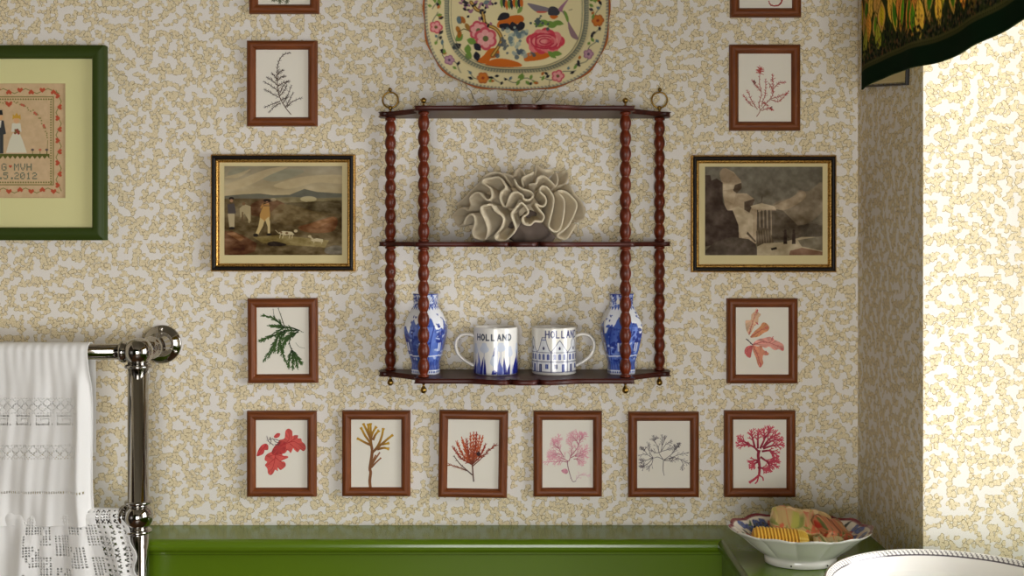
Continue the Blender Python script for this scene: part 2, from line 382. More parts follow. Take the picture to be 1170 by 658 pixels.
# ---------------------------------------------------------------- picture frames
def frame_mesh(x0, z0, x1, z1, prof):
    """mitred moulding around a rectangle; prof = (inset, depth from wall); u runs along each side"""
    V, F, UV = [], [], []
    cs = [(x0, z0, 1, 1), (x1, z0, -1, 1), (x1, z1, -1, -1), (x0, z1, 1, -1)]
    for s in range(4):
        a, b = cs[s], cs[(s+1) % 4]; base = len(V); n = len(prof)
        for (cx, cz, sx, sz) in (a, b):
            for (ins, h) in prof:
                x, z = cx+sx*ins, cz+sz*ins; V.append((x, -h, z))
                UV.append(((x if s % 2 == 0 else z)+s*.37, ins+h+s*.11))
        for i in range(n-1): F.append((base+i, base+i+1, base+n+i+1, base+n+i))
    me = mesh('frame', V, F, smooth=False, uv=UV)
    bm = bmesh.new(); bm.from_mesh(me)
    for f in bm.faces: f.smooth = True
    bmesh.ops.recalc_face_normals(bm, faces=bm.faces)
    # the outward side faces the room
    f = max(bm.faces, key=lambda q: abs(q.normal.y))
    if f.normal.y > 0: bmesh.ops.reverse_faces(bm, faces=bm.faces)
    bm.to_mesh(me); bm.free(); return me
def rounded(w, h):
    p = [(0.0, 0.0), (0.0, h*.55)]
    for i in range(1, 9):
        a = PI*(1-i/9.0)
        p.append((w*.46+w*.44*math.cos(a), h*.6+h*.4*math.sin(a)))
    p += [(w*.9, h*.55), (w, h*.5), (w, .004)]
    return p

class Weed:
    """pressed specimen traced in the plane of its paper: ribbons and blades"""
    def __init__(s, org, sc, seed, wob=.16):
        s.V, s.F, s.C, s.rng, s.org, s.sc, s.n, s.wob = [], [], [], random.Random(seed), org, sc, 0, wob; s.wd = 1.35
    def xy(s, p): return ((p[0]/6.211+s.org[0]-VX)/S0/1.004, CZ-(p[1]/6.211+s.org[1]-VY)/S0/1.004)
    def ribbon(s, pts, w0, w1, c0, c1):
        n = len(pts); lay = s.n*2e-6 % 3e-4; s.n += 1; b = len(s.V)
        for i, p in enumerate(pts):
            q0, q1 = pts[max(i-1, 0)], pts[min(i+1, n-1)]
            dx, dy = q1[0]-q0[0], q1[1]-q0[1]; L = math.hypot(dx, dy)+1e-6
            t = i/max(n-1, 1); w = (w0+(w1-w0)*t)/2*s.wd
            for sg in (1, -1):
                x, z = s.xy((p[0]-dy/L*w*sg, p[1]+dx/L*w*sg)); s.V.append((x, -lay, z)); s.C.append([c0[k]+(c1[k]-c0[k])*t for k in range(3)])
        for i in range(n-1): s.F.append((b+2*i, b+2*i+1, b+2*i+3, b+2*i+2))
    def blade(s, pts, col, vein=None):
        c = np.mean(np.asarray(pts), 0); lay = s.n*2e-6 % 3e-4; s.n += 1
        pts = [tuple(p) for p in catmull(pts, 4, True)]; b = len(s.V)
        x, z = s.xy(c); s.V.append((x, -lay-1e-5, z)); s.C.append(col)
        for p in pts:
            x, z = s.xy(p); s.V.append((x, -lay, z)); f = s.rng.uniform(.8, 1.12); s.C.append([min(255, k*f) for k in col])
        n = len(pts)
        for i in range(n): s.F.append((b, b+1+i, b+1+(i+1) % n))
    def grow(s, p, ang, L, w, c0, c1, depth, fork=.5, shr=.72):
        n = 4; pts = [p]; a = ang
        for i in range(n):
            a += s.rng.uniform(-s.wob, s.wob); q = pts[-1]; pts.append((q[0]+L/n*math.cos(a), q[1]+L/n*math.sin(a)))
        k = [c0[i]+(c1[i]-c0[i])*.5 for i in range(3)]
        s.ribbon(pts, w, w*.75, c0, k if depth else c1)
        if depth > 0:
            for sg in (1, -1): s.grow(pts[-1], a+sg*fork*s.rng.uniform(.7, 1.3), L*shr*s.rng.uniform(.8, 1.15), w*.75, k, c1, depth-1, fork, shr)
    def branch(s, pts, w0, w1, c0, c1, tw=0, tl=20, td=1, fork=.5, spread=.7, tipfork=True, start=.15, tww=None):
        pts = [tuple(q) for q in catmull(pts, 5)]
        s.ribbon(pts, w0, w1, c0, c1); n = len(pts)
        for i in range(tw):
            t = start+(1-start)*(i+.5)/tw; j = min(int(t*(n-1)), n-2); q0, q1 = pts[j], pts[j+1]
            a = math.atan2(q1[1]-q0[1], q1[0]-q0[0])+(spread if i % 2 else -spread)*s.rng.uniform(.7, 1.3)
            cc = [c0[k]+(c1[k]-c0[k])*t for k in range(3)]
            s.grow(q0, a, tl*s.rng.uniform(.6, 1.2)*(1-.35*t), tww or max(w1*.8, 2.2), cc, c1, td, fork)
        if tipfork:
            q0, q1 = pts[-2], pts[-1]; a = math.atan2(q1[1]-q0[1], q1[0]-q0[0])
            for sg in (1, -1): s.grow(q1, a+sg*fork*.7, tl*.7, max(w1*.9, 2.2), c1, c1, max(td-1, 0), fork)
    def mesh(s): return mesh('weed', s.V, s.F, smooth=False, col=lin(np.array(s.C)))

def seaweed_picture(x0, y0, x1, y1, weedfn, label, crop, group='small brown wooden frames of pressed seaweed', ins=10.2, tilt=0):
    cx, cy = (x0+x1)/2, (y0+y1)/2; K = 1.0065
    X, _, Z = P(cx, cy, -.012); root = empty('framed_seaweed_picture', (X, 0, Z), label, 'picture', group)
    w, h = (x1-x0)/S0/K/2, (y1-y0)/S0/K/2; t = ins/S0
    link('frame', frame_mesh(-w, -h, w, h, rounded(t, .016)), WOOD, root, False)
    link('mount', boxes([(-w+t*.8, -.0065, -h+t*.8, w-t*.8, -.001, h-t*.8)]), PAPER, root, False)
    wd = weedfn(crop); me = wd.mesh(); me.transform(Matrix.Translation(Vector((-X, -.0068, -Z))))
    link('pressed_seaweed', me, WEED, root, False)
    if tilt: root.rotation_euler = (0, tilt, 0)
    return root

def w_fern(o):
    s = Weed(o, 1, 3); c0, c1 = (92, 72, 58), (60, 44, 36)
    s.branch([(338, 552), (300, 505), (262, 440), (245, 380), (240, 300), (240, 230), (252, 170), (285, 125), (335, 112)], 5, 3.5, (120, 100, 84), c1, 26, 26, 0, tipfork=False, start=.3)
    for b in ([(262, 455), (210, 475), (155, 497)], [(265, 470), (225, 490), (185, 530)], [(252, 430), (200, 400), (155, 375)], [(248, 385), (200, 350), (150, 320)], [(242, 345), (205, 310), (172, 290)], [(242, 310), (222, 280), (205, 262)],
              [(308, 500), (345, 460), (408, 435)], [(300, 500), (320, 460), (350, 402)], [(282, 470), (310, 420), (338, 352)], [(258, 400), (280, 350), (315, 315)], [(245, 350), (285, 325), (320, 316)], [(244, 310), (268, 285), (292, 280)], [(242, 270), (255, 250), (278, 238)], [(256, 420), (290, 380), (305, 350)], [(262, 450), (285, 440), (310, 430)]):
        s.branch(b, 4.5, 2.5, c0, c1, 13, 20, 0, spread=.9)
    return s
def w_green(o):
    s = Weed(o, 1, 5); c0, c1 = (34, 50, 26), (70, 98, 48)
    for b in ([(395, 260), (340, 240), (290, 240), (230, 270), (170, 310), (125, 330)], [(290, 240), (250, 200), (200, 165), (145, 155)], [(290, 240), (240, 230), (190, 225)],
              [(390, 265), (340, 300), (290, 340), (250, 400)], [(290, 260), (240, 310), (200, 380), (150, 462)], [(260, 330), (270, 390), (300, 480)], [(230, 290), (190, 300), (130, 325)], [(240, 320), (215, 380), (180, 440)],
              [(340, 400), (325, 450), (320, 510)], [(345, 405), (350, 460), (350, 520)], [(345, 400), (385, 450), (405, 485)], [(345, 405), (370, 460), (380, 515)], [(300, 260), (260, 320), (245, 400)], [(390, 270), (330, 290), (280, 320)], [(380, 260), (300, 260), (240, 290)], [(350, 300), (300, 330), (270, 420)], [(270, 260), (230, 330), (220, 400)]):
        s.branch(b, 8, 4, c0, c1, 20, 36, 0, spread=.42, fork=.25, tww=5.5)
    s.branch([(340, 300), (325, 345), (345, 405)], 4, 5, (90, 92, 66), c0, 3, 20, 0)
    s.branch([(292, 235), (275, 180), (250, 105)], 5, 2.5, (70, 74, 50), (90, 90, 70), 2, 14, 0)
    s.branch([(235, 185), (218, 150), (212, 110)], 3, 2, (90, 90, 70), (110, 110, 90), 0, 8, 0)
    s.branch([(370, 345), (395, 375), (435, 385)], 2.5, 2, (150, 150, 130), (140, 140, 120), 0, 6, 0, tipfork=False)
    s.branch([(390, 255), (420, 270)], 3, 2, c0, c1, 2, 10, 0)
    return s
def w_red(o):
    s = Weed(o, 1, 6); R, Dk = (214, 92, 84), (186, 66, 64)
    s.blade([(205, 310), (160, 335), (150, 370), (168, 385), (152, 408), (168, 430), (175, 468), (195, 478), (213, 462), (225, 440), (243, 450), (242, 425), (262, 442), (285, 428), (300, 410), (292, 385), (268, 378), (285, 360), (315, 356), (312, 343), (278, 338), (272, 310), (240, 300)], R)
    s.blade([(240, 275), (252, 232), (290, 217), (298, 165), (320, 148), (345, 165), (345, 190), (335, 208), (362, 195), (388, 197), (384, 215), (410, 220), (415, 240), (436, 260), (442, 290), (425, 308), (402, 296), (385, 315), (362, 300), (352, 288), (335, 322), (316, 300), (290, 325), (255, 310)], R)
    s.blade([(93, 342), (105, 300), (130, 265), (160, 255), (176, 272), (172, 300), (152, 296), (142, 325), (115, 340)], (206, 76, 74))
    s.blade([(215, 205), (235, 182), (260, 183), (252, 206), (228, 216)], (206, 80, 78))
    s.blade([(200, 325), (215, 280), (260, 240), (300, 250), (290, 320), (240, 330)], Dk)
    for b in ([(230, 300), (220, 380), (195, 465)], [(222, 350), (285, 400)], [(222, 360), (165, 410)], [(225, 330), (300, 350)], [(228, 330), (165, 350)], [(260, 270), (320, 230), (320, 160)], [(290, 260), (360, 240), (430, 290)], [(320, 250), (385, 205)], [(330, 255), (385, 300)], [(280, 280), (330, 310)], [(160, 265), (100, 335)]):
        s.branch(b, 4, 2, (176, 44, 50), (190, 60, 60), 0, 5, 0, tipfork=False)
    for b in ([(165, 198), (175, 235), (208, 262)], [(163, 232), (205, 222), (250, 232)], [(205, 214), (225, 240), (252, 250)], [(185, 262), (195, 240), (190, 215)], [(220, 262), (245, 262)]):
        s.branch(b, 5, 3, (196, 190, 184), (70, 50, 54), 3, 11, 0)
    return s
def w_ochre(o):
    s = Weed(o, 1, 7, .08); s.wd = 1.45; B, Yl = (126, 84, 52), (192, 150, 42)
    s.branch([(237, 572), (232, 520), (238, 460), (233, 430), (245, 350), (250, 300)], 14, 15, (138, 88, 52), B, 0, 5, 0, tipfork=False)
    for b in ([(250, 310), (235, 250), (200, 200), (178, 158)], [(238, 265), (195, 245), (160, 226)], [(250, 295), (240, 230), (252, 180), (268, 150)], [(242, 230), (225, 180), (222, 135)], [(238, 220), (215, 170), (195, 130)], [(245, 230), (240, 180), (238, 130)],
              [(250, 320), (290, 270), (315, 210), (325, 165)], [(260, 308), (320, 255), (355, 225), (380, 205)], [(285, 295), (330, 285), (350, 288)], [(255, 230), (270, 195), (285, 175)], [(320, 260), (350, 255)]):
        s.branch(b, 12, 10, B, Yl, 0, 32, 1, fork=.42)
    for b in ([(245, 410), (268, 370), (298, 325)], [(243, 425), (275, 390), (305, 362)], [(250, 400), (258, 370), (270, 345)]): s.branch(b, 9, 7, B, (150, 98, 58), 0, 16, 0)
    return s
def w_orange(o):
    s = Weed(o, 1, 8); c0, c1 = (110, 60, 44), (196, 92, 52)
    s.branch([(290, 525), (283, 460), (278, 395)], 7, 7, (92, 74, 68), (120, 70, 50), 0, 5, 0, tipfork=False)
    s.branch([(280, 478), (235, 440), (190, 400), (152, 352)], 7, 4, (92, 74, 68), (100, 70, 60), 3, 20, 0)
    s.branch([(240, 445), (180, 425), (120, 408)], 5, 4, (100, 74, 60), (160, 96, 70), 9, 36, 0, spread=.35)
    for i, e in enumerate([(145, 292), (170, 255), (205, 228), (235, 238), (262, 198), (285, 192), (305, 192), (325, 212), (345, 215), (365, 270), (225, 270), (300, 240)]):
        mid = ((277+e[0])/2+(e[0]-277)*.1, (400+e[1])/2+12)
        s.branch([(277, 405), mid, e], 6, 4, c0, c1 if i % 3 else (160, 62, 40), 16, 34, 0, spread=.42, fork=.3, tww=5.5, start=.25)
    s.branch([(280, 415), (340, 360), (395, 300), (440, 265)], 6, 3, c0, (150, 70, 48), 15, 32, 0, spread=.45, start=.35, tww=4.5)
    s.blade([(305, 325), (325, 310), (335, 330), (320, 345)], (60, 40, 40))
    return s
def w_pink(o):
    s = Weed(o, 1, 9); c0, c1 = (176, 112, 124), (232, 160, 176)
    s.branch([(338, 518), (312, 522), (290, 460), (276, 400), (280, 375)], 4, 5, (170, 160, 160), (150, 90, 100), 2, 10, 0, tipfork=False)
    for b in ([(278, 388), (235, 378), (200, 382), (118, 385)], [(278, 380), (235, 355), (150, 318)], [(250, 350), (222, 300), (205, 250), (215, 205)], [(285, 380), (302, 335), (308, 270), (285, 230)],
              [(295, 350), (345, 285), (365, 225), (340, 172)], [(355, 260), (330, 220), (300, 192)], [(360, 240), (380, 210), (385, 190)], [(300, 355), (355, 325), (412, 290)], [(330, 345), (370, 340), (405, 330)], [(320, 365), (350, 365), (385, 392)], [(225, 330), (190, 330), (150, 350)], [(215, 290), (180, 260), (185, 240)]):
        s.branch(b, 5, 3.2, c0, c1, 15, 32, 1, spread=.8, fork=.5, tww=2.8, start=.3)
    s.blade([(232, 445), (262, 432), (280, 450), (270, 470), (245, 462)], (214, 150, 164))
    s.branch([(336, 512), (370, 475), (428, 482)], 3, 2, (200, 170, 176), (236, 190, 200), 9, 22, 1, tww=2.2)
    return s
def w_grey(o):
    s = Weed(o, 1, 10); c0, c1 = (104, 98, 100), (126, 118, 118)
    s.branch([(280, 482), (272, 440), (275, 370)], 3.5, 4, (150, 140, 130), c0, 0, 5, 0, tipfork=False)
    for b in ([(275, 370), (235, 350), (200, 356), (150, 330), (110, 336)], [(200, 356), (155, 372), (122, 372)], [(200, 356), (165, 395), (125, 418)], [(200, 360), (192, 395), (165, 430)], [(200, 355), (175, 310), (172, 262)], [(275, 370), (245, 325), (235, 275), (200, 228)],
              [(255, 318), (265, 265), (266, 205)], [(266, 270), (280, 235), (285, 212)], [(255, 312), (225, 320), (195, 305)], [(262, 305), (290, 262), (325, 245)], [(260, 310), (295, 300), (325, 290)], [(278, 370), (320, 340), (348, 312), (352, 275)], [(340, 320), (365, 290), (388, 262)],
              [(280, 372), (340, 350), (400, 328), (438, 322)], [(345, 352), (400, 368), (445, 392)], [(395, 366), (412, 395), (408, 432)], [(280, 375), (330, 375), (370, 365)], [(160, 330), (140, 305), (128, 295)]):
        s.branch(b, 3.4, 2.6, c0, c1, 5, 24, 1, spread=.55, fork=.3, tww=2.2, start=.45)
    for x, y in ((205, 228), (135, 300), (355, 290), (380, 280), (135, 410), (340, 350), (130, 372)):
        for i in range(7): s.grow((x+s.rng.uniform(-5, 10), y+s.rng.uniform(-4, 10)), s.rng.uniform(-2.6, -.5) if y < 340 else s.rng.uniform(1.6, 3.6), 20, 3, c0, c1, 1, .3)
    return s
def w_crimson(o):
    s = Weed(o, 1, 11, .1); s.wd = 1.1; c0, c1 = (136, 40, 58), (208, 84, 100)
    s.branch([(270, 482), (274, 420), (264, 340), (272, 300)], 15, 20, (176, 52, 70), c0, 3, 22, 0, tipfork=False)
    s.branch([(270, 478), (240, 505), (212, 524)], 13, 16, (186, 60, 76), c1, 0, 22, 0); s.branch([(268, 480), (258, 520), (246, 535)], 10, 9, (186, 60, 76), c1, 0, 10, 0); s.branch([(272, 480), (295, 495), (300, 512)], 9, 9, (186, 60, 76), c1, 0, 10, 0)
    for b in ([(270, 315), (235, 280), (190, 262), (128, 268)], [(195, 260), (165, 240), (135, 225)], [(240, 280), (225, 220), (215, 175)], [(262, 290), (262, 220), (268, 170)], [(278, 290), (310, 215), (302, 165)], [(310, 215), (340, 180), (350, 155)], [(300, 280), (345, 220), (400, 190)],
              [(300, 290), (370, 268), (430, 262)], [(295, 285), (360, 235), (425, 225)], [(290, 310), (350, 305), (395, 335)], [(280, 348), (325, 380), (395, 415)], [(325, 378), (345, 410), (345, 438)], [(264, 385), (240, 395), (220, 420)], [(262, 375), (240, 372), (225, 382)], [(272, 425), (295, 430), (315, 436)], [(350, 305), (375, 350), (370, 370)], [(350, 390), (375, 380), (395, 375)]):
        s.branch(b, 14, 9, c0, c1, 6, 34, 1, spread=.7, fork=.42, tww=8.5, start=.45)
    return s
def w_oak(o):
    s = Weed(o, 1, 12); Pk, Or = (228, 160, 146), (230, 190, 156)
    s.blade([(182, 290), (160, 250), (155, 190), (180, 188), (195, 178), (198, 145), (220, 125), (235, 100), (246, 130), (265, 145), (248, 170), (244, 205), (222, 222), (205, 255)], Or)
    s.blade([(190, 306), (222, 262), (258, 232), (275, 205), (300, 205), (325, 235), (314, 262), (285, 276), (252, 300), (215, 308)], (226, 158, 112))
    s.blade([(205, 360), (240, 325), (290, 312), (332, 304), (362, 325), (400, 342), (427, 365), (424, 405), (392, 392), (362, 398), (322, 372), (298, 382), (250, 365)], Pk)
    s.blade([(205, 362), (240, 372), (270, 366), (282, 395), (320, 418), (312, 435), (285, 428), (277, 460), (282, 490), (262, 520), (242, 500), (230, 455), (210, 405)], (224, 150, 120))
    s.blade([(205, 368), (165, 373), (148, 405), (163, 440), (190, 452), (198, 420)], (212, 112, 108))
    for b in ([(180, 290), (200, 220), (235, 115)], [(190, 304), (250, 265), (312, 232)], [(205, 360), (300, 340), (420, 385)], [(206, 364), (240, 430), (262, 510)], [(203, 366), (170, 400), (180, 440)]):
        s.branch(b, 4, 2, (170, 80, 84), (204, 100, 96), 11, 20, 0, tipfork=False, tww=2.5)
    for x, y in ((240, 120), (315, 240), (420, 395), (300, 425), (262, 505), (165, 415), (235, 210), (350, 320)):
        for i in range(4): s.grow((x+s.rng.uniform(-10, 5), y+s.rng.uniform(-12, 10)), s.rng.uniform(0, 6.28), 12, 5, (196, 92, 96), (206, 110, 110), 0)
    s.branch([(158, 318), (180, 335), (207, 362)], 5, 5, (96, 86, 90), (90, 70, 74), 2, 10, 0, tipfork=False)
    return s
def w_sparse(o):
    s = Weed(o, 1, 13); c0, c1 = (168, 110, 98), (176, 74, 68)
    for b in ([(215, 542), (240, 500), (232, 450), (250, 380), (236, 300), (240, 215)], [(248, 360), (220, 330), (188, 288)], [(222, 490), (188, 440), (152, 362)], [(190, 470), (160, 440), (125, 395)], [(238, 502), (290, 440), (330, 385), (332, 310), (330, 250)],
              [(332, 350), (370, 305), (412, 298)], [(310, 418), (375, 432), (436, 368)], [(318, 414), (375, 398), (430, 375)], [(250, 500), (295, 482), (325, 492)], [(255, 440), (278, 380), (280, 285)], [(250, 470), (265, 440), (290, 460)], [(300, 300), (320, 330), (330, 360)]):
        s.branch(b, 5, 3, (176, 140, 124), c1, 12, 22, 0, spread=.8, tww=3, start=.25)
    for i in range(22): s.grow((240, 215+s.rng.uniform(-12, 20)), s.rng.uniform(-3.3, .2), 30, 3.6, c1, (190, 90, 80), 0)
    for i in range(8): s.grow((332, 262+s.rng.uniform(-12, 40)), s.rng.uniform(-3.3, .2), 20, 3.2, c1, (150, 60, 56), 0)
    for i in range(7): s.grow((205+s.rng.uniform(-16, 5), 300+s.rng.uniform(-10, 15)), s.rng.uniform(-3.3, .2), 16, 4, (120, 50, 50), (96, 50, 50), 0)
    for i in range(5): s.grow((310, 480), s.rng.uniform(-1, 1.2), 20, 4, (120, 50, 50), (96, 50, 50), 0)
    return s
def w_topleft(o):
    s = Weed(o, 1, 14); c0, c1 = (64, 62, 40), (88, 92, 56)
    for b in ([(265, 500), (262, 380), (270, 250), (280, 130)], [(262, 460), (230, 505), (220, 535)], [(262, 450), (250, 510), (262, 545)], [(265, 440), (300, 500), (312, 545)], [(262, 400), (200, 330), (150, 290)], [(265, 380), (330, 300), (390, 270)], [(266, 320), (210, 240), (190, 180)], [(270, 290), (330, 220), (350, 160)]):
        s.branch(b, 7, 4, c0, c1, 12, 28, 1, spread=.6, tww=3.6)
    return s
def w_topright(o):
    s = Weed(o, 1, 15); c0, c1 = (150, 60, 50), (170, 60, 54)
    s.branch([(395, 430), (400, 500), (380, 545), (345, 556), (315, 548), (305, 530)], 10, 4, c0, c1, 12, 16, 0)
    s.branch([(395, 440), (350, 350), (290, 250), (270, 150)], 6, 4, c0, c1, 14, 40, 1, tww=3.6)
    s.branch([(350, 350), (250, 330), (170, 290)], 6, 4, c0, c1, 10, 34, 1, tww=3.6)
    return s
SP = [
 (284, -83, 364, 15, w_topleft, 'brown-framed pressed seaweed hung highest on the left, only its bottom edge in view', (278, -87)),
 (281.5, 46, 362, 144, w_fern, 'brown-framed pressed dark brown fern-like seaweed with a curved tip, above the hunting print', (278, 42)),
 (282.5, 341, 362.5, 438, w_green, 'brown-framed pressed dark green feathery seaweed, directly below the hunting print', (278, 336)),
 (281.5, 470, 361, 568, w_red, 'brown-framed pressed bright red lobed leafy seaweed, leftmost of the bottom row', (278, 466)),
 (390.5, 469.5, 468.5, 567.5, w_ochre, 'brown-framed pressed seaweed with brown stalk and forked yellow tips, in the bottom row', (385, 466)),
 (501, 469.5, 580, 569, w_orange, 'brown-framed pressed rust-orange bushy seaweed, hung slightly askew under the left mug', (495, 466)),
 (609.5, 470, 688, 568, w_pink, 'brown-framed pressed pale pink lacy seaweed, in the bottom row under the house mug', (604, 466)),
 (718, 471, 799, 568.5, w_grey, 'brown-framed pressed thin grey spidery seaweed, second from right in the bottom row', (714, 466)),
 (828, 469.5, 909.5, 568.5, w_crimson, 'brown-framed pressed deep crimson thick-branched seaweed, rightmost of the bottom row', (824, 466)),
 (831, 341, 912, 438.5, w_oak, 'brown-framed pressed peach and pink oak-leaf seaweed, directly below the frozen waterfall print', (827, 336)),
 (834, 50.5, 915, 149, w_sparse, 'brown-framed pressed sparse reddish branching seaweed above the frozen waterfall print', (830, 46)),
 (835, -79, 916, 19, w_topright, 'brown-framed pressed seaweed with a curled red tip, hung highest on the right', (830, -83)),
]
for i, (a, b, c, d, fn, lab, crop) in enumerate(SP):
    seaweed_picture(a, b, c, d, fn, lab, crop, tilt=math.radians(.9) if fn is w_orange else (math.radians(-.35) if fn is w_green else 0))

# ---- engravings
def print_left():
    c = Canvas(300, 226, (112, 105, 683, 537), (150, 138, 108))
    t = np.clip((c.Y-105)/145, 0, 1)[..., None]
    c.a = np.array((142, 132, 108))*(1-t)+np.array((172, 154, 116))*t
    c.noise(60, 42, 4, 2.0)
    for p in ([(300, 165), (360, 135), (440, 118), (500, 130), (440, 160), (350, 180)], [(150, 120), (230, 110), (200, 140), (130, 150)]): c.poly(catmull(p, 5, True), (134, 134, 112), .6)
    for p in ([(112, 200), (200, 165), (320, 120), (420, 108), (330, 150), (250, 190), (160, 220)], [(350, 200), (450, 165), (560, 150), (683, 150), (683, 190), (560, 185), (430, 215)], [(112, 160), (180, 140), (240, 120), (180, 160)]): c.poly(catmull(p, 5, True), (190, 170, 130), .6)
    c.poly([(112, 250), (200, 242), (280, 238), (350, 246), (430, 244), (500, 216), (560, 230), (683, 238), (683, 290), (112, 290)], (104, 100, 84))
    c.poly([(430, 244), (500, 216), (560, 232), (683, 240), (683, 252), (430, 256)], (100, 98, 84))
    c.poly([(112, 262), (683, 262), (683, 537), (112, 537)], (94, 78, 48))
    c.poly([(300, 262), (440, 254), (560, 262), (683, 256), (683, 275), (400, 282)], (132, 120, 84), .7)
    c.disc(520, 265, 40, (200, 184, 140), 14, .75)
    c.poly([(380, 285), (683, 270), (683, 340), (520, 320), (430, 300)], (78, 66, 40), .8)
    c.poly(catmull([(235, 300), (270, 275), (330, 265), (380, 275), (410, 300), (370, 340), (300, 350), (240, 340)], 4, True), (92, 62, 36))
    c.poly(catmull([(330, 350), (370, 300), (400, 290), (470, 300), (560, 330), (600, 350), (500, 380), (400, 390)], 4, True), (98, 80, 46), .8)
    c.poly(catmull([(470, 400), (520, 385), (580, 365), (640, 350), (662, 370), (640, 420), (560, 430), (490, 420)], 4, True), (112, 74, 42))
    c.poly([(520, 390), (640, 352), (655, 365), (560, 405)], (138, 96, 58), .7)
    c.poly([(250, 450), (380, 440), (620, 465), (600, 500), (300, 480)], (146, 128, 72), .6)
    c.poly([(112, 540), (112, 420), (150, 420), (200, 440), (270, 480), (260, 520), (200, 537)], (96, 62, 36))
    c.poly([(120, 430), (160, 425), (210, 455), (190, 470)], (138, 96, 58), .8)
    c.poly(catmull([(320, 480), (350, 470), (400, 480), (410, 490), (340, 494)], 4, True), (50, 38, 26))
    c.poly(catmull([(600, 505), (650, 490), (683, 500), (683, 530), (610, 530)], 4, True), (104, 96, 80))
    c.noise(24, 48, 9, 1.6, mask=np.clip((c.Y-262)/20, 0, 1)); c.noise(8, 34, 3, 2.0, mask=np.clip((c.Y-255)/20, .25, 1))
    # marksman
    c.poly([(284, 340), (300, 300), (330, 300), (334, 350), (326, 385), (312, 370), (285, 392)], (176, 134, 72)); c.poly([(285, 355), (276, 400), (262, 435), (275, 440), (300, 395), (306, 370)], (196, 172, 118))
    c.poly([(310, 365), (322, 400), (322, 432), (334, 436), (334, 380), (328, 350)], (200, 178, 126)); c.disc(264, 440, 12, (32, 24, 18), 8); c.disc(328, 437, 12, (32, 24, 18), 6)
    c.disc(318, 272, 17, (40, 28, 20), 8); c.disc(320, 284, 8, (178, 130, 92)); c.line([(290, 306), (300, 290), (326, 292)], 8, (168, 122, 66)); c.line([(300, 290), (345, 272)], 3.5, (40, 30, 20))
    c.disc(350, 268, 14, (190, 176, 140), 8, .6)
    # two bystanders
    for x, cc, cl in ((146, (78, 70, 66), (178, 162, 126)),):
        c.poly([(126, 290), (160, 286), (168, 330), (160, 345), (130, 340)], cc); c.poly([(128, 335), (162, 335), (160, 405), (136, 402)], cl); c.disc(146, 262, 12, (34, 28, 24), 7); c.disc(146, 273, 8, (160, 120, 88)); c.disc(148, 406, 14, (30, 24, 20), 6)
    c.poly([(185, 310), (210, 290), (240, 300), (240, 375), (225, 360), (210, 335), (190, 355)], (166, 150, 112)); c.line([(200, 330), (198, 375)], 6, (96, 74, 46)); c.line([(228, 340), (232, 378)], 6, (176, 160, 120)); c.disc(206, 288, 8, (120, 90, 60))
    # dogs
    c.poly([(372, 430), (395, 420), (440, 424), (452, 438), (400, 440)], (196, 182, 144)); c.disc(458, 420, 9, (190, 172, 132), 7); c.line([(375, 430), (360, 416)], 3, (180, 164, 126))
    for x in (384, 398, 430, 444): c.line([(x, 436), (x-4, 454)], 4, (190, 174, 134))
    c.disc(415, 430, 7, (110, 78, 48), 5); c.disc(388, 428, 5, (110, 78, 48), 4)
    c.poly([(530, 462), (560, 455), (590, 460), (590, 474), (540, 470)], (198, 184, 146)); c.disc(526, 446, 9, (190, 172, 134), 6); c.line([(530, 450), (545, 462)], 7, (192, 176, 138)); c.line([(580, 468), (584, 480)], 4, (190, 174, 134)); c.line([(550, 466), (545, 478)], 4, (190, 174, 134))
    return c
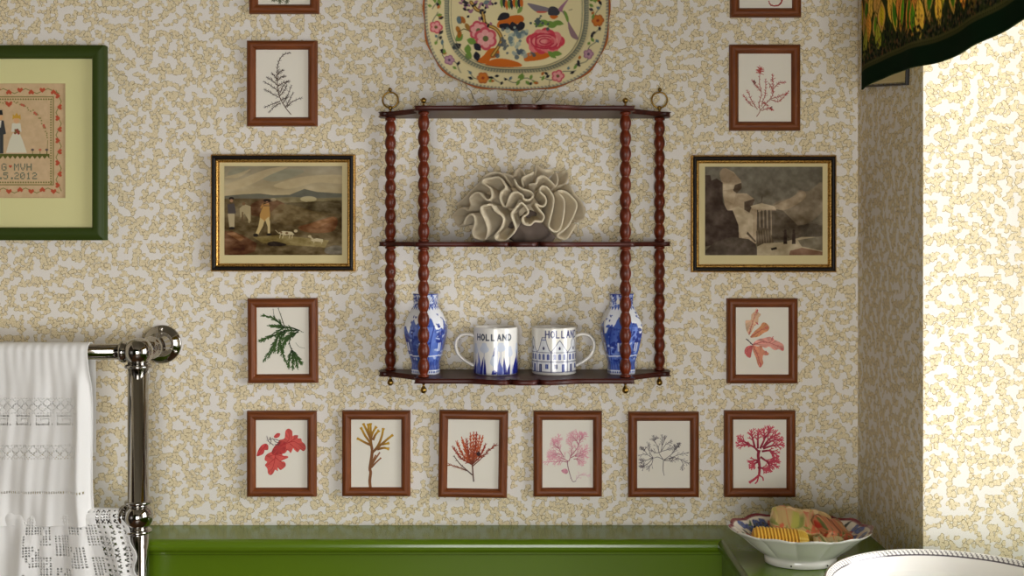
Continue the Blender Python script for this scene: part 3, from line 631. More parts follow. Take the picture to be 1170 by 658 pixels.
def print_right():
    c = Canvas(300, 226, (105, 125, 657, 541), (104, 98, 84))
    t = np.clip((c.Y-125)/300, 0, 1)[..., None]; u = np.clip((c.X-105)/550, 0, 1)[..., None]
    c.a = np.array((108, 102, 88))*(1-t)+np.array((112, 102, 84))*t-u*6
    c.noise(80, 22, 2)
    c.poly(catmull([(420, 310), (470, 280), (520, 270), (545, 235), (590, 240), (657, 200), (657, 330), (560, 400), (480, 370)], 5, True), (134, 116, 92), .6)
    c.poly(catmull([(430, 310), (500, 275), (560, 240), (580, 262), (540, 300), (470, 330)], 5, True), (164, 142, 112), .6)
    c.poly([(500, 410), (560, 398), (610, 390), (657, 402), (657, 460), (500, 450)], (88, 78, 64))
    c.poly([(105, 320), (420, 320), (470, 330), (520, 380), (560, 430), (540, 470), (105, 480)], (96, 84, 68))
    c.poly([(400, 360), (430, 330), (470, 330), (530, 390), (570, 430), (470, 470), (410, 460)], (88, 76, 60))
    c.poly([(180, 150), (200, 130), (240, 150), (270, 190), (278, 205), (240, 250), (290, 250), (336, 280), (320, 310), (360, 300), (430, 310), (440, 330), (380, 330), (350, 340), (345, 500), (260, 470), (230, 400), (200, 320), (185, 230)], (168, 148, 120))
    c.poly(catmull([(175, 150), (200, 132), (245, 160), (275, 195), (230, 200), (185, 195)], 4, True), (150, 130, 104))
    c.poly([(235, 215), (276, 200), (278, 225), (255, 250), (238, 238)], (84, 68, 52)); c.poly([(290, 285), (300, 260), (338, 280), (312, 345), (290, 340)], (84, 68, 52)); c.poly([(255, 262), (300, 250), (336, 276), (290, 290), (258, 285)], (160, 140, 112))
    c.poly([(190, 205), (245, 210), (240, 230), (190, 235)], (196, 178, 148), .8); c.poly([(190, 240), (250, 245), (240, 300), (200, 280)], (186, 166, 136), .7)
    c.poly([(210, 330), (260, 310), (330, 350), (330, 450), (280, 460), (230, 380)], (190, 172, 142), .8)
    c.poly([(318, 310), (370, 296), (430, 310), (440, 325), (380, 322), (330, 326)], (188, 170, 140), .9)
    for x in range(352, 420, 9): c.line([(x, 330), (x+2, 420+(x*7) % 30)], 4, (70, 56, 44) if (x//9) % 2 else (150, 132, 106))
    c.poly([(345, 430), (360, 410), (400, 415), (430, 480), (350, 500)], (96, 82, 64)); 
    for x in range(352, 420, 12): c.line([(x, 425), (x+6, 485)], 3, (128, 112, 88))
    c.poly([(105, 165), (130, 165), (135, 190), (160, 180), (188, 200), (188, 290), (210, 330), (235, 330), (262, 400), (265, 470), (105, 500)], (66, 52, 42))
    c.poly([(105, 520), (150, 480), (230, 455), (310, 465), (345, 490), (350, 541), (105, 541)], (78, 66, 54))
    c.poly([(350, 500), (380, 485), (470, 480), (560, 455), (657, 455), (657, 541), (350, 541)], (178, 162, 132)); c.poly([(540, 470), (657, 450), (657, 520), (560, 500)], (120, 110, 90)); c.poly([(505, 520), (560, 505), (657, 525), (657, 541), (500, 541)], (128, 96, 74))
    for x in (482, 522): c.poly([(x-6, 430), (x+6, 430), (x+9, 488), (x-9, 488)], (62, 48, 38)); c.disc(x, 426, 6, (62, 48, 38))
    c.line([(470, 425), (500, 460)], 3, (62, 48, 38)); c.poly([(414, 508), (440, 502), (444, 512), (418, 518)], (50, 40, 32)); c.line([(370, 290), (374, 265)], 3, (70, 56, 44)); c.poly([(305, 430), (345, 475), (340, 480), (300, 440)], (80, 66, 50))
    for x in range(560, 657, 11): c.line([(x, 450), (x, 425+(x*13) % 12)], 2, (80, 70, 54))
    c.noise(18, 40, 5, 1.5, mask=np.clip((c.Y-180)/60, .2, 1)); c.noise(7, 24, 6)
    return c
def engraving(x0, y0, x1, y1, cv, zx, org, label, goldouter):
    K = 1.008; cx, cy = (x0+x1)/2, (y0+y1)/2; X, _, Z = P(cx, cy, -.016)
    root = empty('framed_print', (X, 0, Z), label, 'picture', 'black and gilt framed landscape prints')
    w, h = (x1-x0)/S0/K/2, (y1-y0)/S0/K/2
    a, b = .0015, .0105
    link('frame', frame_mesh(-w, -h, w, h, [(a, 0), (a, .015), (a+.001, .018), (a+.004, .020), (b-.002, .017), (b, .014), (b, .012)]), BLACK, root, False)
    link('gilt_edge', frame_mesh(-w-.0004, -h-.0004, w+.0004, h+.0004, [(0, 0), (0, .0135), (.0022, .0165), (.0025, .012), (.0025, .0)]), GOLD, root, False)
    link('gilt_slip', frame_mesh(-w, -h, w, h, [(b-.001, .011), (b-.001, .0155), (b+.002, .0135), (b+.0045, .009), (b+.0045, .003)]), GOLD, root, False)
    link('mount', boxes([(-w+b, -.006, -h+b, w-b, -.001, h-b)]), MOUNTY, root, False)
    d = cv.dom; q = []
    for (u, v) in ((d[0], d[1]), (d[2], d[3])): q.append(((u/zx+org[0]-VX)/S0/1.003-X, CZ-(v/zx+org[1]-VY)/S0/1.003-Z))
    gx, gz = np.meshgrid(np.linspace(q[0][0], q[1][0], cv.w), np.linspace(q[0][1], q[1][1], cv.h))
    link('printed_scene', grid('print', np.stack([gx, np.full_like(gx, -.0064), gz], -1), col=cv.lin()), PAINTP, root, False)
    return root
engraving(240.5, 176.5, 405, 310, print_left(), 4.247, (230, 165), 'antique colour print of a man shooting with two white dogs, black and gilt frame', False)
engraving(790.5, 177.5, 956, 311, print_right(), 4.11, (780, 160), 'antique grey-brown print of a frozen waterfall and rocky crag, black and gilt frame', True)

# ---- stitched sampler
def sampler():
    Z = 4.7; c = Canvas(330, 330, (-262, 25, 352, 640), (206, 178, 140)); mx = 45
    c.noise(6, 10, 3)
    RD, GR, DG = (186, 84, 58), (126, 122, 66), (92, 96, 44)
    def heart(x, y, s=14, rot=0, col=RD):
        ca, sa = math.cos(rot), math.sin(rot)
        q = [(0, .9), (-.95, 0), (-.9, -.6), (-.45, -.85), (0, -.45), (.45, -.85), (.9, -.6), (.95, 0)]
        c.poly([(x+(a*ca-b*sa)*s, y+(a*sa+b*ca)*s) for a, b in q], col)
    xs = [mx+k*59 for k in range(-4, 5)]
    # vine and hearts on all four sides
    for y, up in ((70, 0), (595, PI)):
        xs_ = np.arange(mx-59*4, mx+59*4.1, 59)
        c.line([(x, y+(13 if i % 2 else -13)) for i, x in enumerate(np.arange(mx-59*4.5, mx+59*4.6, 59))], 4, GR)
        for i, x in enumerate(xs_): heart(x, y+(-5 if i % 2 else 5), 15.5, up if i % 2 else up+PI)
    for x, sg in ((308, 1), (mx*2-308, -1)):
        c.line([(x+sg*(14 if i % 2 else -14), y) for i, y in enumerate(np.arange(66, 620, 59))], 4, GR)
        for i, y in enumerate(np.arange(95, 575, 59)): heart(x+(5 if i % 2 else -5)*sg, y, 15, (PI/2 if i % 2 else -PI/2)*sg)
    L, R_, T, B = mx*2-280, 280, 100, 565
    c.line([(L, T), (R_, T), (R_, B), (L, B), (L, T)], 6, (138, 128, 78))
    for x in np.arange(L+14, R_, 13.5): c.disc(x, T+13, 4.5, GR); c.disc(x, B-13, 4.5, GR)
    for y in np.arange(T+14, B, 13.5): c.disc(R_-13, y, 4.5, GR); c.disc(L+13, y, 4.5, GR)
    # arch of roses
    for sg in (1, -1):
        for a in np.linspace(.06, 1.45, 26):
            x, y = mx+sg*205*math.sin(a), 345-215*math.cos(a)
            c.disc(x+random.Random(int(a*999)).uniform(-6, 6), y+random.Random(int(a*777)).uniform(-7, 7), 4, GR, al=.8)
            if int(a*100) % 3 == 0: c.disc(x, y, 6.5, (190, 100, 78))
        c.line([(mx+sg*205, 330), (mx+sg*202, 400)], 3, GR)
    heart(mx, 140, 17)
    # lawn
    c.poly([(L+20, 402), (R_-20, 402)]+[(x, 412 if i % 2 else 428) for i, x in enumerate(np.arange(R_-20, L+18, -13))], DG)
    for x in (170, 210, 245, -80, -120, -155): 
        c.line([(x, 402), (x, 385)], 3, DG); c.disc(x, 380, 8, (96, 84, 80) if x in (170, 245, -155, -80) else (196, 112, 84), 6)
    # bride
    c.poly([(66, 292), (102, 292), (118, 330), (140, 396), (30, 396), (48, 330)], (216, 212, 190)); c.poly([(62, 240), (106, 240), (112, 285), (58, 285)], (214, 210, 192)); c.disc(85, 225, 15, (214, 168, 124), 16); c.poly([(64, 222), (66, 192), (76, 200), (86, 184), (96, 200), (106, 192), (108, 222), (98, 214), (72, 214)], (200, 156, 62))
    for i in range(10): c.disc(88+10*math.cos(i*1.9), 284+10*math.sin(i*2.7), 6, (150, 70, 56) if i % 2 else (120, 104, 60))
    # groom
    c.poly([(-16, 225), (18, 225), (30, 295), (16, 300), (16, 400), (-16, 400), (-14, 300), (-28, 295)], (66, 68, 68)); c.disc(0, 208, 13, (214, 168, 124), 15); c.poly([(-14, 196), (-10, 170), (10, 170), (14, 196)], (44, 44, 44)); c.poly([(-4, 226), (6, 226), (2, 262), (-2, 262)], (220, 214, 196)); c.poly([(-12, 300), (-2, 300), (-2, 398), (-14, 398)], (96, 98, 96))
    def text(st, x, y, s, col):
        for ch in st:
            rows = PIX[ch].split()
            for j, r in enumerate(rows):
                for i, b in enumerate(r):
                    if b == '1': c.poly([(x+i*s, y+j*s), (x+i*s+s, y+j*s), (x+i*s+s, y+j*s+s), (x+i*s, y+j*s+s)], col)
            x += s*(6.3 if ch != '.' else 5.4)
    T1 = (92, 104, 88)
    text('MVH', 72, 452, 5.3, T1); text('G', 6, 452, 5.3, T1); heart(53, 468, 9)
    text('.5.2012', -12, 500, 5.0, T1)
    return c
def green_picture():
    x0, y0, x1, y1 = -99, 51.5, 119, 274.5; K = 1.009
    cx, cy = (x0+x1)/2, (y0+y1)/2; X, _, Z = P(cx, cy, -.02)
    root = empty('framed_sampler', (X, 0, Z), 'dark green framed wedding cross-stitch sampler with hearts border, cut by the left edge', 'picture')
    w, h = (x1-x0)/S0/K/2, (y1-y0)/S0/K/2; t = 14.5/S0
    link('frame', frame_mesh(-w, -h, w, h, [(0, 0), (0, .019), (.001, .02), (t-.003, .02), (t-.0015, .018), (t, .016), (t, .003)]), GREENF, root, False)
    mt = frame_mesh(-w+t*.9, -h+t*.9, w-t*.9, h-t*.9, [(0, .002), (0, .0065), (.001, .0065)])
    c = sampler(); d = c.dom
    q = [((u/4.7-VX)/S0/1.003-X, CZ-(v/4.7+90-VY)/S0/1.003-Z) for u, v in ((d[0], d[1]), (d[2], d[3]))]
    xa, za, xb, zb = q[0][0], q[0][1], q[1][0], q[1][1]
    W, H = w-t*.9, h-t*.9
    link('mount', boxes([(-W, -.0075, -H, xa, -.0055, H), (xb, -.0075, -H, W, -.0055, H), (xa, -.0075, za, xb, -.0055, H), (xa, -.0075, -H, xb, -.0055, zb)]), MOUNTG, root, False)
    gx, gz = np.meshgrid(np.linspace(xa-.002, xb+.002, c.w), np.linspace(za+.002, zb-.002, c.h))
    link('cross_stitch_panel', grid('st', np.stack([gx, np.full_like(gx, -.0045), gz], -1), col=c.lin()), STITCH, root, False)
    link('backing_board', boxes([(-W, -.004, -H, W, -.001, H)]), MOUNTY, root, False)
green_picture()

# ---- small picture hung crooked on the right-hand wall, mostly behind the valance
def side_picture():
    root = empty('side_wall_picture', (XR, -.181, 1.724), 'thin black framed pale sketch on the right wall, mostly hidden behind the valance', 'picture')
    w, h = .118, .105
    link('frame', frame_mesh(-w, -h, w, h, [(0, 0), (0, .006), (.001, .007), (.003, .006), (.003, .003)]), BLACK, root, False)
    link('mount', boxes([(-w+.005, -.005, -h+.005, w-.005, -.001, h-.005)]), MOUNTY, root, False)
    s = []
    for i in range(7): s.append(tube([(-.09+i*.007, -.0052, -.07+.003*math.sin(i)), (-.085+i*.007, -.0052, -.062+.003*math.cos(i*2)), (-.082+i*.007, -.0052, -.07)], .0005, 5))
    link('pencil_sketch', join(*s), BLACK, root, False)
    root.rotation_euler = (0, math.radians(6.5), math.radians(90))
    root.rotation_euler = (Matrix.Rotation(math.radians(-90), 3, 'Z') @ Matrix.Rotation(math.radians(6.5), 3, 'Y')).to_euler()
side_picture()

# ---------------------------------------------------------------- platter
def platter():
    cx, cy, RX, RZ = 590.3, 8.0, 106.5, 95.5; n_ = 2.75
    c = Canvas(520, 480, (cx-110, cy-100, cx+110, cy+100), (222, 208, 160))
    def z4(x, y): return (470+x/4.875, y/4.875)
    rng = random.Random(5)
    def zp(pts): return [z4(*p) for p in pts]
    OR, DK, PK, GN, BG, PU = (196, 100, 28), (34, 34, 44), (196, 78, 92), (108, 140, 60), (92, 112, 118), (150, 104, 128)
    # scene in the well
    def rock(pts, col, al=1): c.poly([tuple(q) for q in catmull(zp(pts), 4, True)], col, al)
    rock([(360, 335), (400, 300), (430, 265), (475, 258), (490, 285), (470, 310), (440, 318), (420, 345)], OR)
    rock([(410, 355), (450, 322), (520, 318), (600, 340), (610, 362), (500, 365)], OR)
    rock([(630, 330), (640, 290), (700, 280), (775, 280), (780, 300), (740, 320), (680, 330)], OR)
    rock([(485, 145), (480, 115), (520, 85), (600, 72), (628, 90), (615, 115), (560, 128)], OR)
    for q in ([(478, 100), (500, 62), (540, 62), (545, 85), (510, 100)], [(500, 150), (490, 125), (540, 120), (550, 150)], [(545, 150), (560, 110), (590, 125), (610, 108), (632, 120), (625, 150), (585, 165)]): rock(q, DK)
    for i in range(26):
        x, y = z4(575+rng.gauss(0, 32), 185+rng.gauss(0, 22)); c.disc(x, y, rng.uniform(1.5, 3.5), BG if i % 2 else (168, 176, 160), al=.8)
    for i in range(22):
        x, y = z4(595+rng.gauss(0, 32), 285+rng.gauss(0, 14)); c.disc(x, y, rng.uniform(1.2, 3), (70, 84, 96) if i % 2 else (150, 160, 150), al=.8)
    # branch
    br = zp([(450, 300), (490, 240), (500, 200), (470, 150), (410, 120), (395, 60), (360, 40), (330, 0)]); br = [tuple(q) for q in catmull(br, 6)]
    c.line(br, 4.2, (120, 86, 36)); c.line(br, 1.6, (200, 160, 80)); 
    for (x, y) in ((400, 90), (430, 130), (395, 20), (300, 20), (320, 45), (290, 5), (350, 25), (330, 10), (440, 10), (420, 30)):
        for i in range(4): 
            u, v = z4(x+rng.gauss(0, 14), y+rng.gauss(0, 14)); c.leaf(u, v, rng.uniform(4, 7), 3, rng.uniform(0, 6.28), DK if i % 3 else PU)
    for i in range(18):
        u, v = z4(515+rng.gauss(0, 12), 225+rng.gauss(0, 26)); c.disc(u, v, rng.uniform(.8, 2), (84, 90, 96), al=.8)
    # blossoms
    for x, y, r in ((372, 160, 48), (412, 205, 56)):
        u, v = z4(x, y); c.flower(u, v, r/4.875*1.15, PK, (232, 176, 168), 6, (96, 104, 60), rot=x)
    for x, y, a, cl in ((300, 195, 2.4, GN), (330, 250, 1.7, GN), (290, 250, 2.6, DK), (360, 245, .8, DK), (320, 225, .3, GN), (340, 290, 1.9, GN), (372, 290, 1.4, DK)):
        u, v = z4(x, y); c.leaf(u-3, v-3, 12, 8, a, cl)
    for x, y, cl in ((270, 100, (140, 96, 40)), (258, 155, (170, 108, 40)), (265, 180, (160, 98, 36)), (310, 138, (156, 110, 50)), (285, 100, (170, 100, 40)), (262, 100, BG)):
        u, v = z4(x, y); c.disc(u, v, 2.6, cl, 4.4, ang=rng.uniform(-.6, .6))
    c.line(zp([(262, 165), (290, 150), (330, 165)]), 1, (90, 80, 50))
    # peony
    u, v = z4(745, 220)
    for i in range(26):
        a = i*2.4; r = 17*math.sqrt((26-i)/26); c.disc(u+r*1.0*math.cos(a), v+r*.6*math.sin(a), 6.2, (218, 120, 120) if i % 2 else (200, 62, 78)); c.disc(u+r*.93*math.cos(a), v+r*.52*math.sin(a), 4.2, (224, 140, 134) if i % 3 else (206, 84, 92))
    for r in (13, 9, 5): c.line([(u+r*1.2*math.cos(a), v+r*.65*math.sin(a)) for a in np.linspace(.4, 5.4, 20)], 1.3, (176, 44, 66))
    for x, y, a in ((800, 285, .1), (780, 275, .7), (700, 120, .2), (760, 120, 0), (780, 140, -.3), (740, 100, .5), (810, 110, .2)):
        p, q = z4(x, y); c.leaf(p-4, q, 13, 6, a, GN)
    for i in range(16):
        p, q = z4(725+rng.gauss(0, 25), 115+rng.gauss(0, 18)); c.disc(p, q, rng.uniform(1, 2.4), (72, 84, 84))
    # bird
    rock([(650, 5), (720, 20), (770, 35), (760, 55), (700, 55), (660, 25)], (120, 112, 120)); rock([(700, 50), (755, 52), (745, 60), (705, 60)], (190, 84, 70)); rock([(765, 70), (770, 30), (800, 25), (830, 50), (815, 75)], (56, 56, 66)); rock([(775, 75), (820, 78), (800, 95), (780, 90)], OR)
    rock([(820, 40), (850, 5), (880, -20), (850, 30), (840, 55)], PU); rock([(840, 50), (865, 60), (880, 110), (935, 205), (900, 200), (880, 160), (870, 100)], (140, 112, 116)); rock([(850, 50), (868, 60), (880, 100), (870, 110)], GN)
    c.line(zp([(880, 45), (900, 40)]), .6, (90, 90, 80)); 
    # hanging fringe at the top of view
    for x in range(500, 625, 14):
        p, q = z4(x, 5+rng.uniform(-8, 8)); c.leaf(p, q-6, 13, 4, 1.5, (DK, OR, GN)[(x//14) % 3])
    # upper scene (above the photograph's edge): plain sprays
    for i in range(60):
        p, q = 590+rng.gauss(0, 34), -38+rng.gauss(0, 18); c.leaf(p, q, rng.uniform(6, 11), 5, rng.uniform(0, 6.28), (GN, DK, OR, BG, PU)[i % 5], .9)
    for i in range(5): c.flower(550+i*22, -45+8*math.sin(i*2), 9, (PK, OR)[i % 2], (230, 180, 160), 5)
    # rim sprays, around the whole edge
    def rimpt(a, t): 
        ca, sa = math.cos(a), math.sin(a); r = (abs(ca)**n_+abs(sa)**n_)**(-1/n_); return cx+RX*t*r*ca, cy+RZ*t*r*sa
    for k in range(14):
        a0 = 2*PI*k/14+.18
        pts = [rimpt(a0+da, .875+.03*math.sin(da*22)) for da in np.linspace(-.2, .2, 12)]; c.line(pts, .9, (84, 90, 80))
        kind = k % 4
        if kind == 0: u, v = rimpt(a0, .875); c.flower(u, v, 7, (176, 96, 40), (206, 120, 44), 6, (150, 60, 30))
        elif kind == 1: u, v = rimpt(a0, .875); c.flower(u, v, 6, PU, (190, 150, 160), 5, (90, 70, 90))
        elif kind == 2: u, v = rimpt(a0, .875); c.flower(u, v, 7.5, PK, (228, 168, 160), 5, (110, 90, 50))
        else:
            for j in range(5): u, v = rimpt(a0+rng.uniform(-.06, .06), .87+rng.uniform(-.03, .03)); c.leaf(u, v, 8, 4, rng.uniform(0, 6.28), GN)
        for j in range(7):
            u, v = rimpt(a0+rng.choice((-1, 1))*rng.uniform(.09, .21), .87+rng.uniform(-.045, .045)); c.leaf(u, v, rng.uniform(4, 7.5), 3.4, rng.uniform(0, 6.28), (DK, GN, DK, BG, (176, 100, 40))[j % 5])
    # dentil lines round the rim and the well
    for k in range(400):
        a = 2*PI*k/400
        c.line([rimpt(a, .96), rimpt(a+.004, .982)], .8, (84, 92, 100), .75)
        c.line([rimpt(a, .735), rimpt(a+.002, .775)], .9, (84, 96, 92), .75)
    for t_, w_, cl in ((.985, 1.2, (90, 84, 84)), (.735, 1.4, (110, 116, 100)), (.71, .8, (120, 124, 104))): c.line([rimpt(a, t_) for a in np.linspace(0, 2*PI, 240)], w_, cl, .8)
    c.line([rimpt(a, 1.0) for a in np.linspace(0, 2*PI, 240)], 2.6, (168, 92, 40))
    # body
    nt_, nr = 560, 150
    th = np.linspace(0, 2*PI, nt_, endpoint=False); t = np.linspace(0.002, 1, nr)
    TH, T = np.meshgrid(th, t)
    r = (np.abs(np.cos(TH))**n_+np.abs(np.sin(TH))**n_)**(-1/n_); r = r*(1+.008*T*np.cos(TH*16))
    px, py = cx+RX*T*r*np.cos(TH), cy+RZ*T*r*np.sin(TH)
    depth = .010+.014*np.clip((T-.70)/.10, 0, 1)**1*1+.010*np.clip((T-.8)/.2, 0, 1)
    depth = np.where(T > .7, depth, .010)
    s = S0*1.014
    V = np.stack([(px-VX)/s, -depth, CZ-(py-VY)/s], -1)
    me = grid('platter', V, wrap=True, col=c.sample(px, py), flip=True)
    # back and foot, same mesh
    bt = [(1.0, .034, 0), (1.0, .0305, 0), (.80, .020, 0), (.70, .006, 0), (.62, .004, 0), (.60, .008, 0), (.01, .007, 0)]
    VB = []
    for (q, dp, _) in bt:
        rr = (np.abs(np.cos(th))**n_+np.abs(np.sin(th))**n_)**(-1/n_)*(1+.008*q*np.cos(th*16))
        VB.append(np.stack([(cx+RX*q*rr*np.cos(th)-VX)/s, np.full(nt_, -dp), CZ-(cy+RZ*q*rr*np.sin(th)-VY)/s], -1))
    mb = grid('pb', np.array(VB), wrap=True, col=np.ones((len(bt), nt_, 3))*lin((216, 200, 156)), flip=False)
    X, _, Z = P(cx, cy, 0)
    o = empty('platter', (X, 0, Z), 'large oval cream china platter painted with flowers and a bird, hung above the shelf', 'platter')
    link('dish', join(me, mb), PAINTC, o)
    for sx in (-1, 1):
        X0, X1 = P(532 if sx < 0 else 628, 98)[0], P(541 if sx < 0 else 618, 116)[0]
        x = [P(532 if sx < 0 else 628, 92, -.034), P(533 if sx < 0 else 627, 99, -.0395), P(538 if sx < 0 else 622, 104, -.03), P(541 if sx < 0 else 617, 112, -.012), P(545 if sx < 0 else 612, 117, -.004)]
        link('plate_hanger_wire', tube(catmull(x, 5), .0005, 8), WIRE, o)
platter()

# ---------------------------------------------------------------- hanging shelf
SH = empty('hanging_shelf', (P(599.5, 430, 0)[0], 0, 1.07), 'dark mahogany three-tier hanging wall shelf with bobbin-turned posts in the centre of the wall', 'shelf')
YFp, YRp = -.1265, -.020
XRL, XRR = (446-VX)/585.3, (753.5-VX)/585.3; kf = S0*D/(D+YFp); XFL, XFR = (484-VX)/kf, (714.5-VX)/kf
XM = (XFL+XFR)/2
def board(z, th):
    xe0, xe1 = (435.5-VX)/585.3, (763.5-VX)/585.3
    def half(xe, xf, sg):
        p = [(xe, -.004), (xe-sg*.000, -.020), (xe+sg*.002, -.030), (xe-sg*.006, -.038), (xe-sg*.02, -.042)]
        p += [(xf+sg*.016, -.092), (xf+sg*.012, -.118), (xf+sg*.014, -.132), (xf+sg*.006, -.141)]
        return p
    R_ = half(xe1, XFR, 1)
    ctr = [(XM+.110, -.1425), (XM+.085, -.148), (XM+.065, -.157), (XM+.046, -.163), (XM+.032, -.160), (XM+.0262, -.148), (XM+.0238, -.156), (XM+.014, -.164), (XM, -.166)]
    ctr2 = [(2*XM-x, y) for x, y in ctr[::-1][1:]]
    L_ = half(xe0, XFL, -1)[::-1]
    pts = R_+ctr+ctr2+L_
    out = [tuple(q) for q in catmull(pts[:-1]+[pts[-1]], 4)]
    bm = bmesh.new()
    r = min(.0028, th*.45)
    rings = []
    cxm, cym = XM, -.05
    def inset(d):
        res = []; n = len(out)
        for i in range(n):
            a, b = out[i-1], out[(i+1) % n]
            if i in (0, n-1): res.append((out[i][0]-(d if i == 0 else -d), out[i][1])); continue
            dx, dy = b[0]-a[0], b[1]-a[1]; L = math.hypot(dx, dy)+1e-9
            res.append((out[i][0]-(-dy/L)*(-d)*-1*(-1), out[i][1]+(dx/L)*(-d)*(-1)) if False else (out[i][0]+(dy/L)*d*(-1)*-1*-1, out[i][1]+(-dx/L)*d*(-1)*-1*-1))
        return res
    # outline runs from rear right, round the front, to rear left (clockwise seen from above)
    lv = [(r, 0), (r*.3, r*.3), (0, r), (0, th-r), (r*.3, th-r*.3), (r, th)]
    for d, h in lv:
        rings.append([bm.verts.new((x, y, z-h)) for x, y in inset(d)])
    n = len(out)
    for i in range(len(rings)-1):
        for j in range(n): bm.faces.new((rings[i][j], rings[i][(j+1) % n], rings[i+1][(j+1) % n], rings[i+1][j]))
    bm.faces.new(rings[0][::-1]); bm.faces.new(rings[-1])
    bmesh.ops.recalc_face_normals(bm, faces=bm.faces)
    for f in bm.faces: f.smooth = len(f.verts) == 4
    me = bpy.data.meshes.new('board'); bm.to_mesh(me); bm.free(); return me
ZT_, ZM_, ZB_ = 1.5876, 1.3360, 1.0850
TT, TM, TB = .0095, .0085, .0095
for z, t in ((ZT_, TT), (ZM_, TM), (ZB_, TB)): link('shelf_board', board(z, t), MAHOG, SH)
def bobbin(x, y, z0, z1, rb, rn, nb):
    pr = [(rn, z0-z0), (rb*.95, .001), (rb*.95, .004), (rn, .006)]
    L = z1-z0-.012; N = nb*10
    for i in range(N+1):
        t = i/N; s_ = abs(math.sin(PI*t*nb))**.9; pr.append((rn+(rb-rn)*s_, .006+L*t))
    pr += [(rb*.95, z1-z0-.005), (rb*.95, z1-z0-.001), (rn, z1-z0)]
    return lathe(pr, (x, y, z0), 24)
for x, y, rb in ((XRL, YRp, .0108), (XRR, YRp, .0108), (XFL, YFp, .0108), (XFR, YFp, .0108)):
    link('bobbin_post', bobbin(x, y, ZM_, ZT_-TT, rb, .0066, 8), POSTM, SH)
    link('bobbin_post', bobbin(x, y, ZB_, ZM_-TM, rb, .0066, 8), POSTM, SH)
for x in (XFL, XFR):
    link('brass_finial', lathe([(.0, 0), (.0048, .0), (.0048, .0015), (.002, .003), (.0018, .006), (.0045, .0085), (.0055, .0115), (.0045, .0145), (.0015, .0165), (0, .017)], (x, YFp, ZT_), 20), BRASS, SH)
for x, y in ((XRL, YRp), (XRR, YRp), (XFL, YFp), (XFR, YFp)):
    link('brass_drop', lathe([(0, -.0205), (.0035, -.0195), (.0062, -.016), (.0055, -.0115), (.0025, -.007), (.002, -.004), (.0045, -.0015), (.0045, 0), (0, 0)], (x, y, ZB_-TB), 20), BRASS, SH)
for x in (XRL, XRR):
    rr = link('hanging_ring', tube([(x+.0152*math.cos(a), YRp, ZT_+.0250+.0152*math.sin(a)) for a in np.linspace(0, 2*PI, 40, endpoint=False)], .0017, 10, close=True), BRASS, SH)
    link('ring_eye', lathe([(0, 0), (.0045, 0), (.0045, .0015), (.0022, .003), (.0022, .0055), (.0048, .0085), (.0042, .012), (.0015, .014), (0, .0142)], (x, YRp, ZT_), 18), BRASS, rr)
    link('wall_hook', join(tube([(x, 0.0, ZT_+.041), (x, -.012, ZT_+.0405), (x, -.022, ZT_+.0412), (x, -.0255, ZT_+.0455)], .0018, 8), lathe([(0, .027), (.0038, .026), (.0038, .0245), (0, .024)], (x, 0, ZT_+.0445), 12, axis='Y')), BRASS, rr)

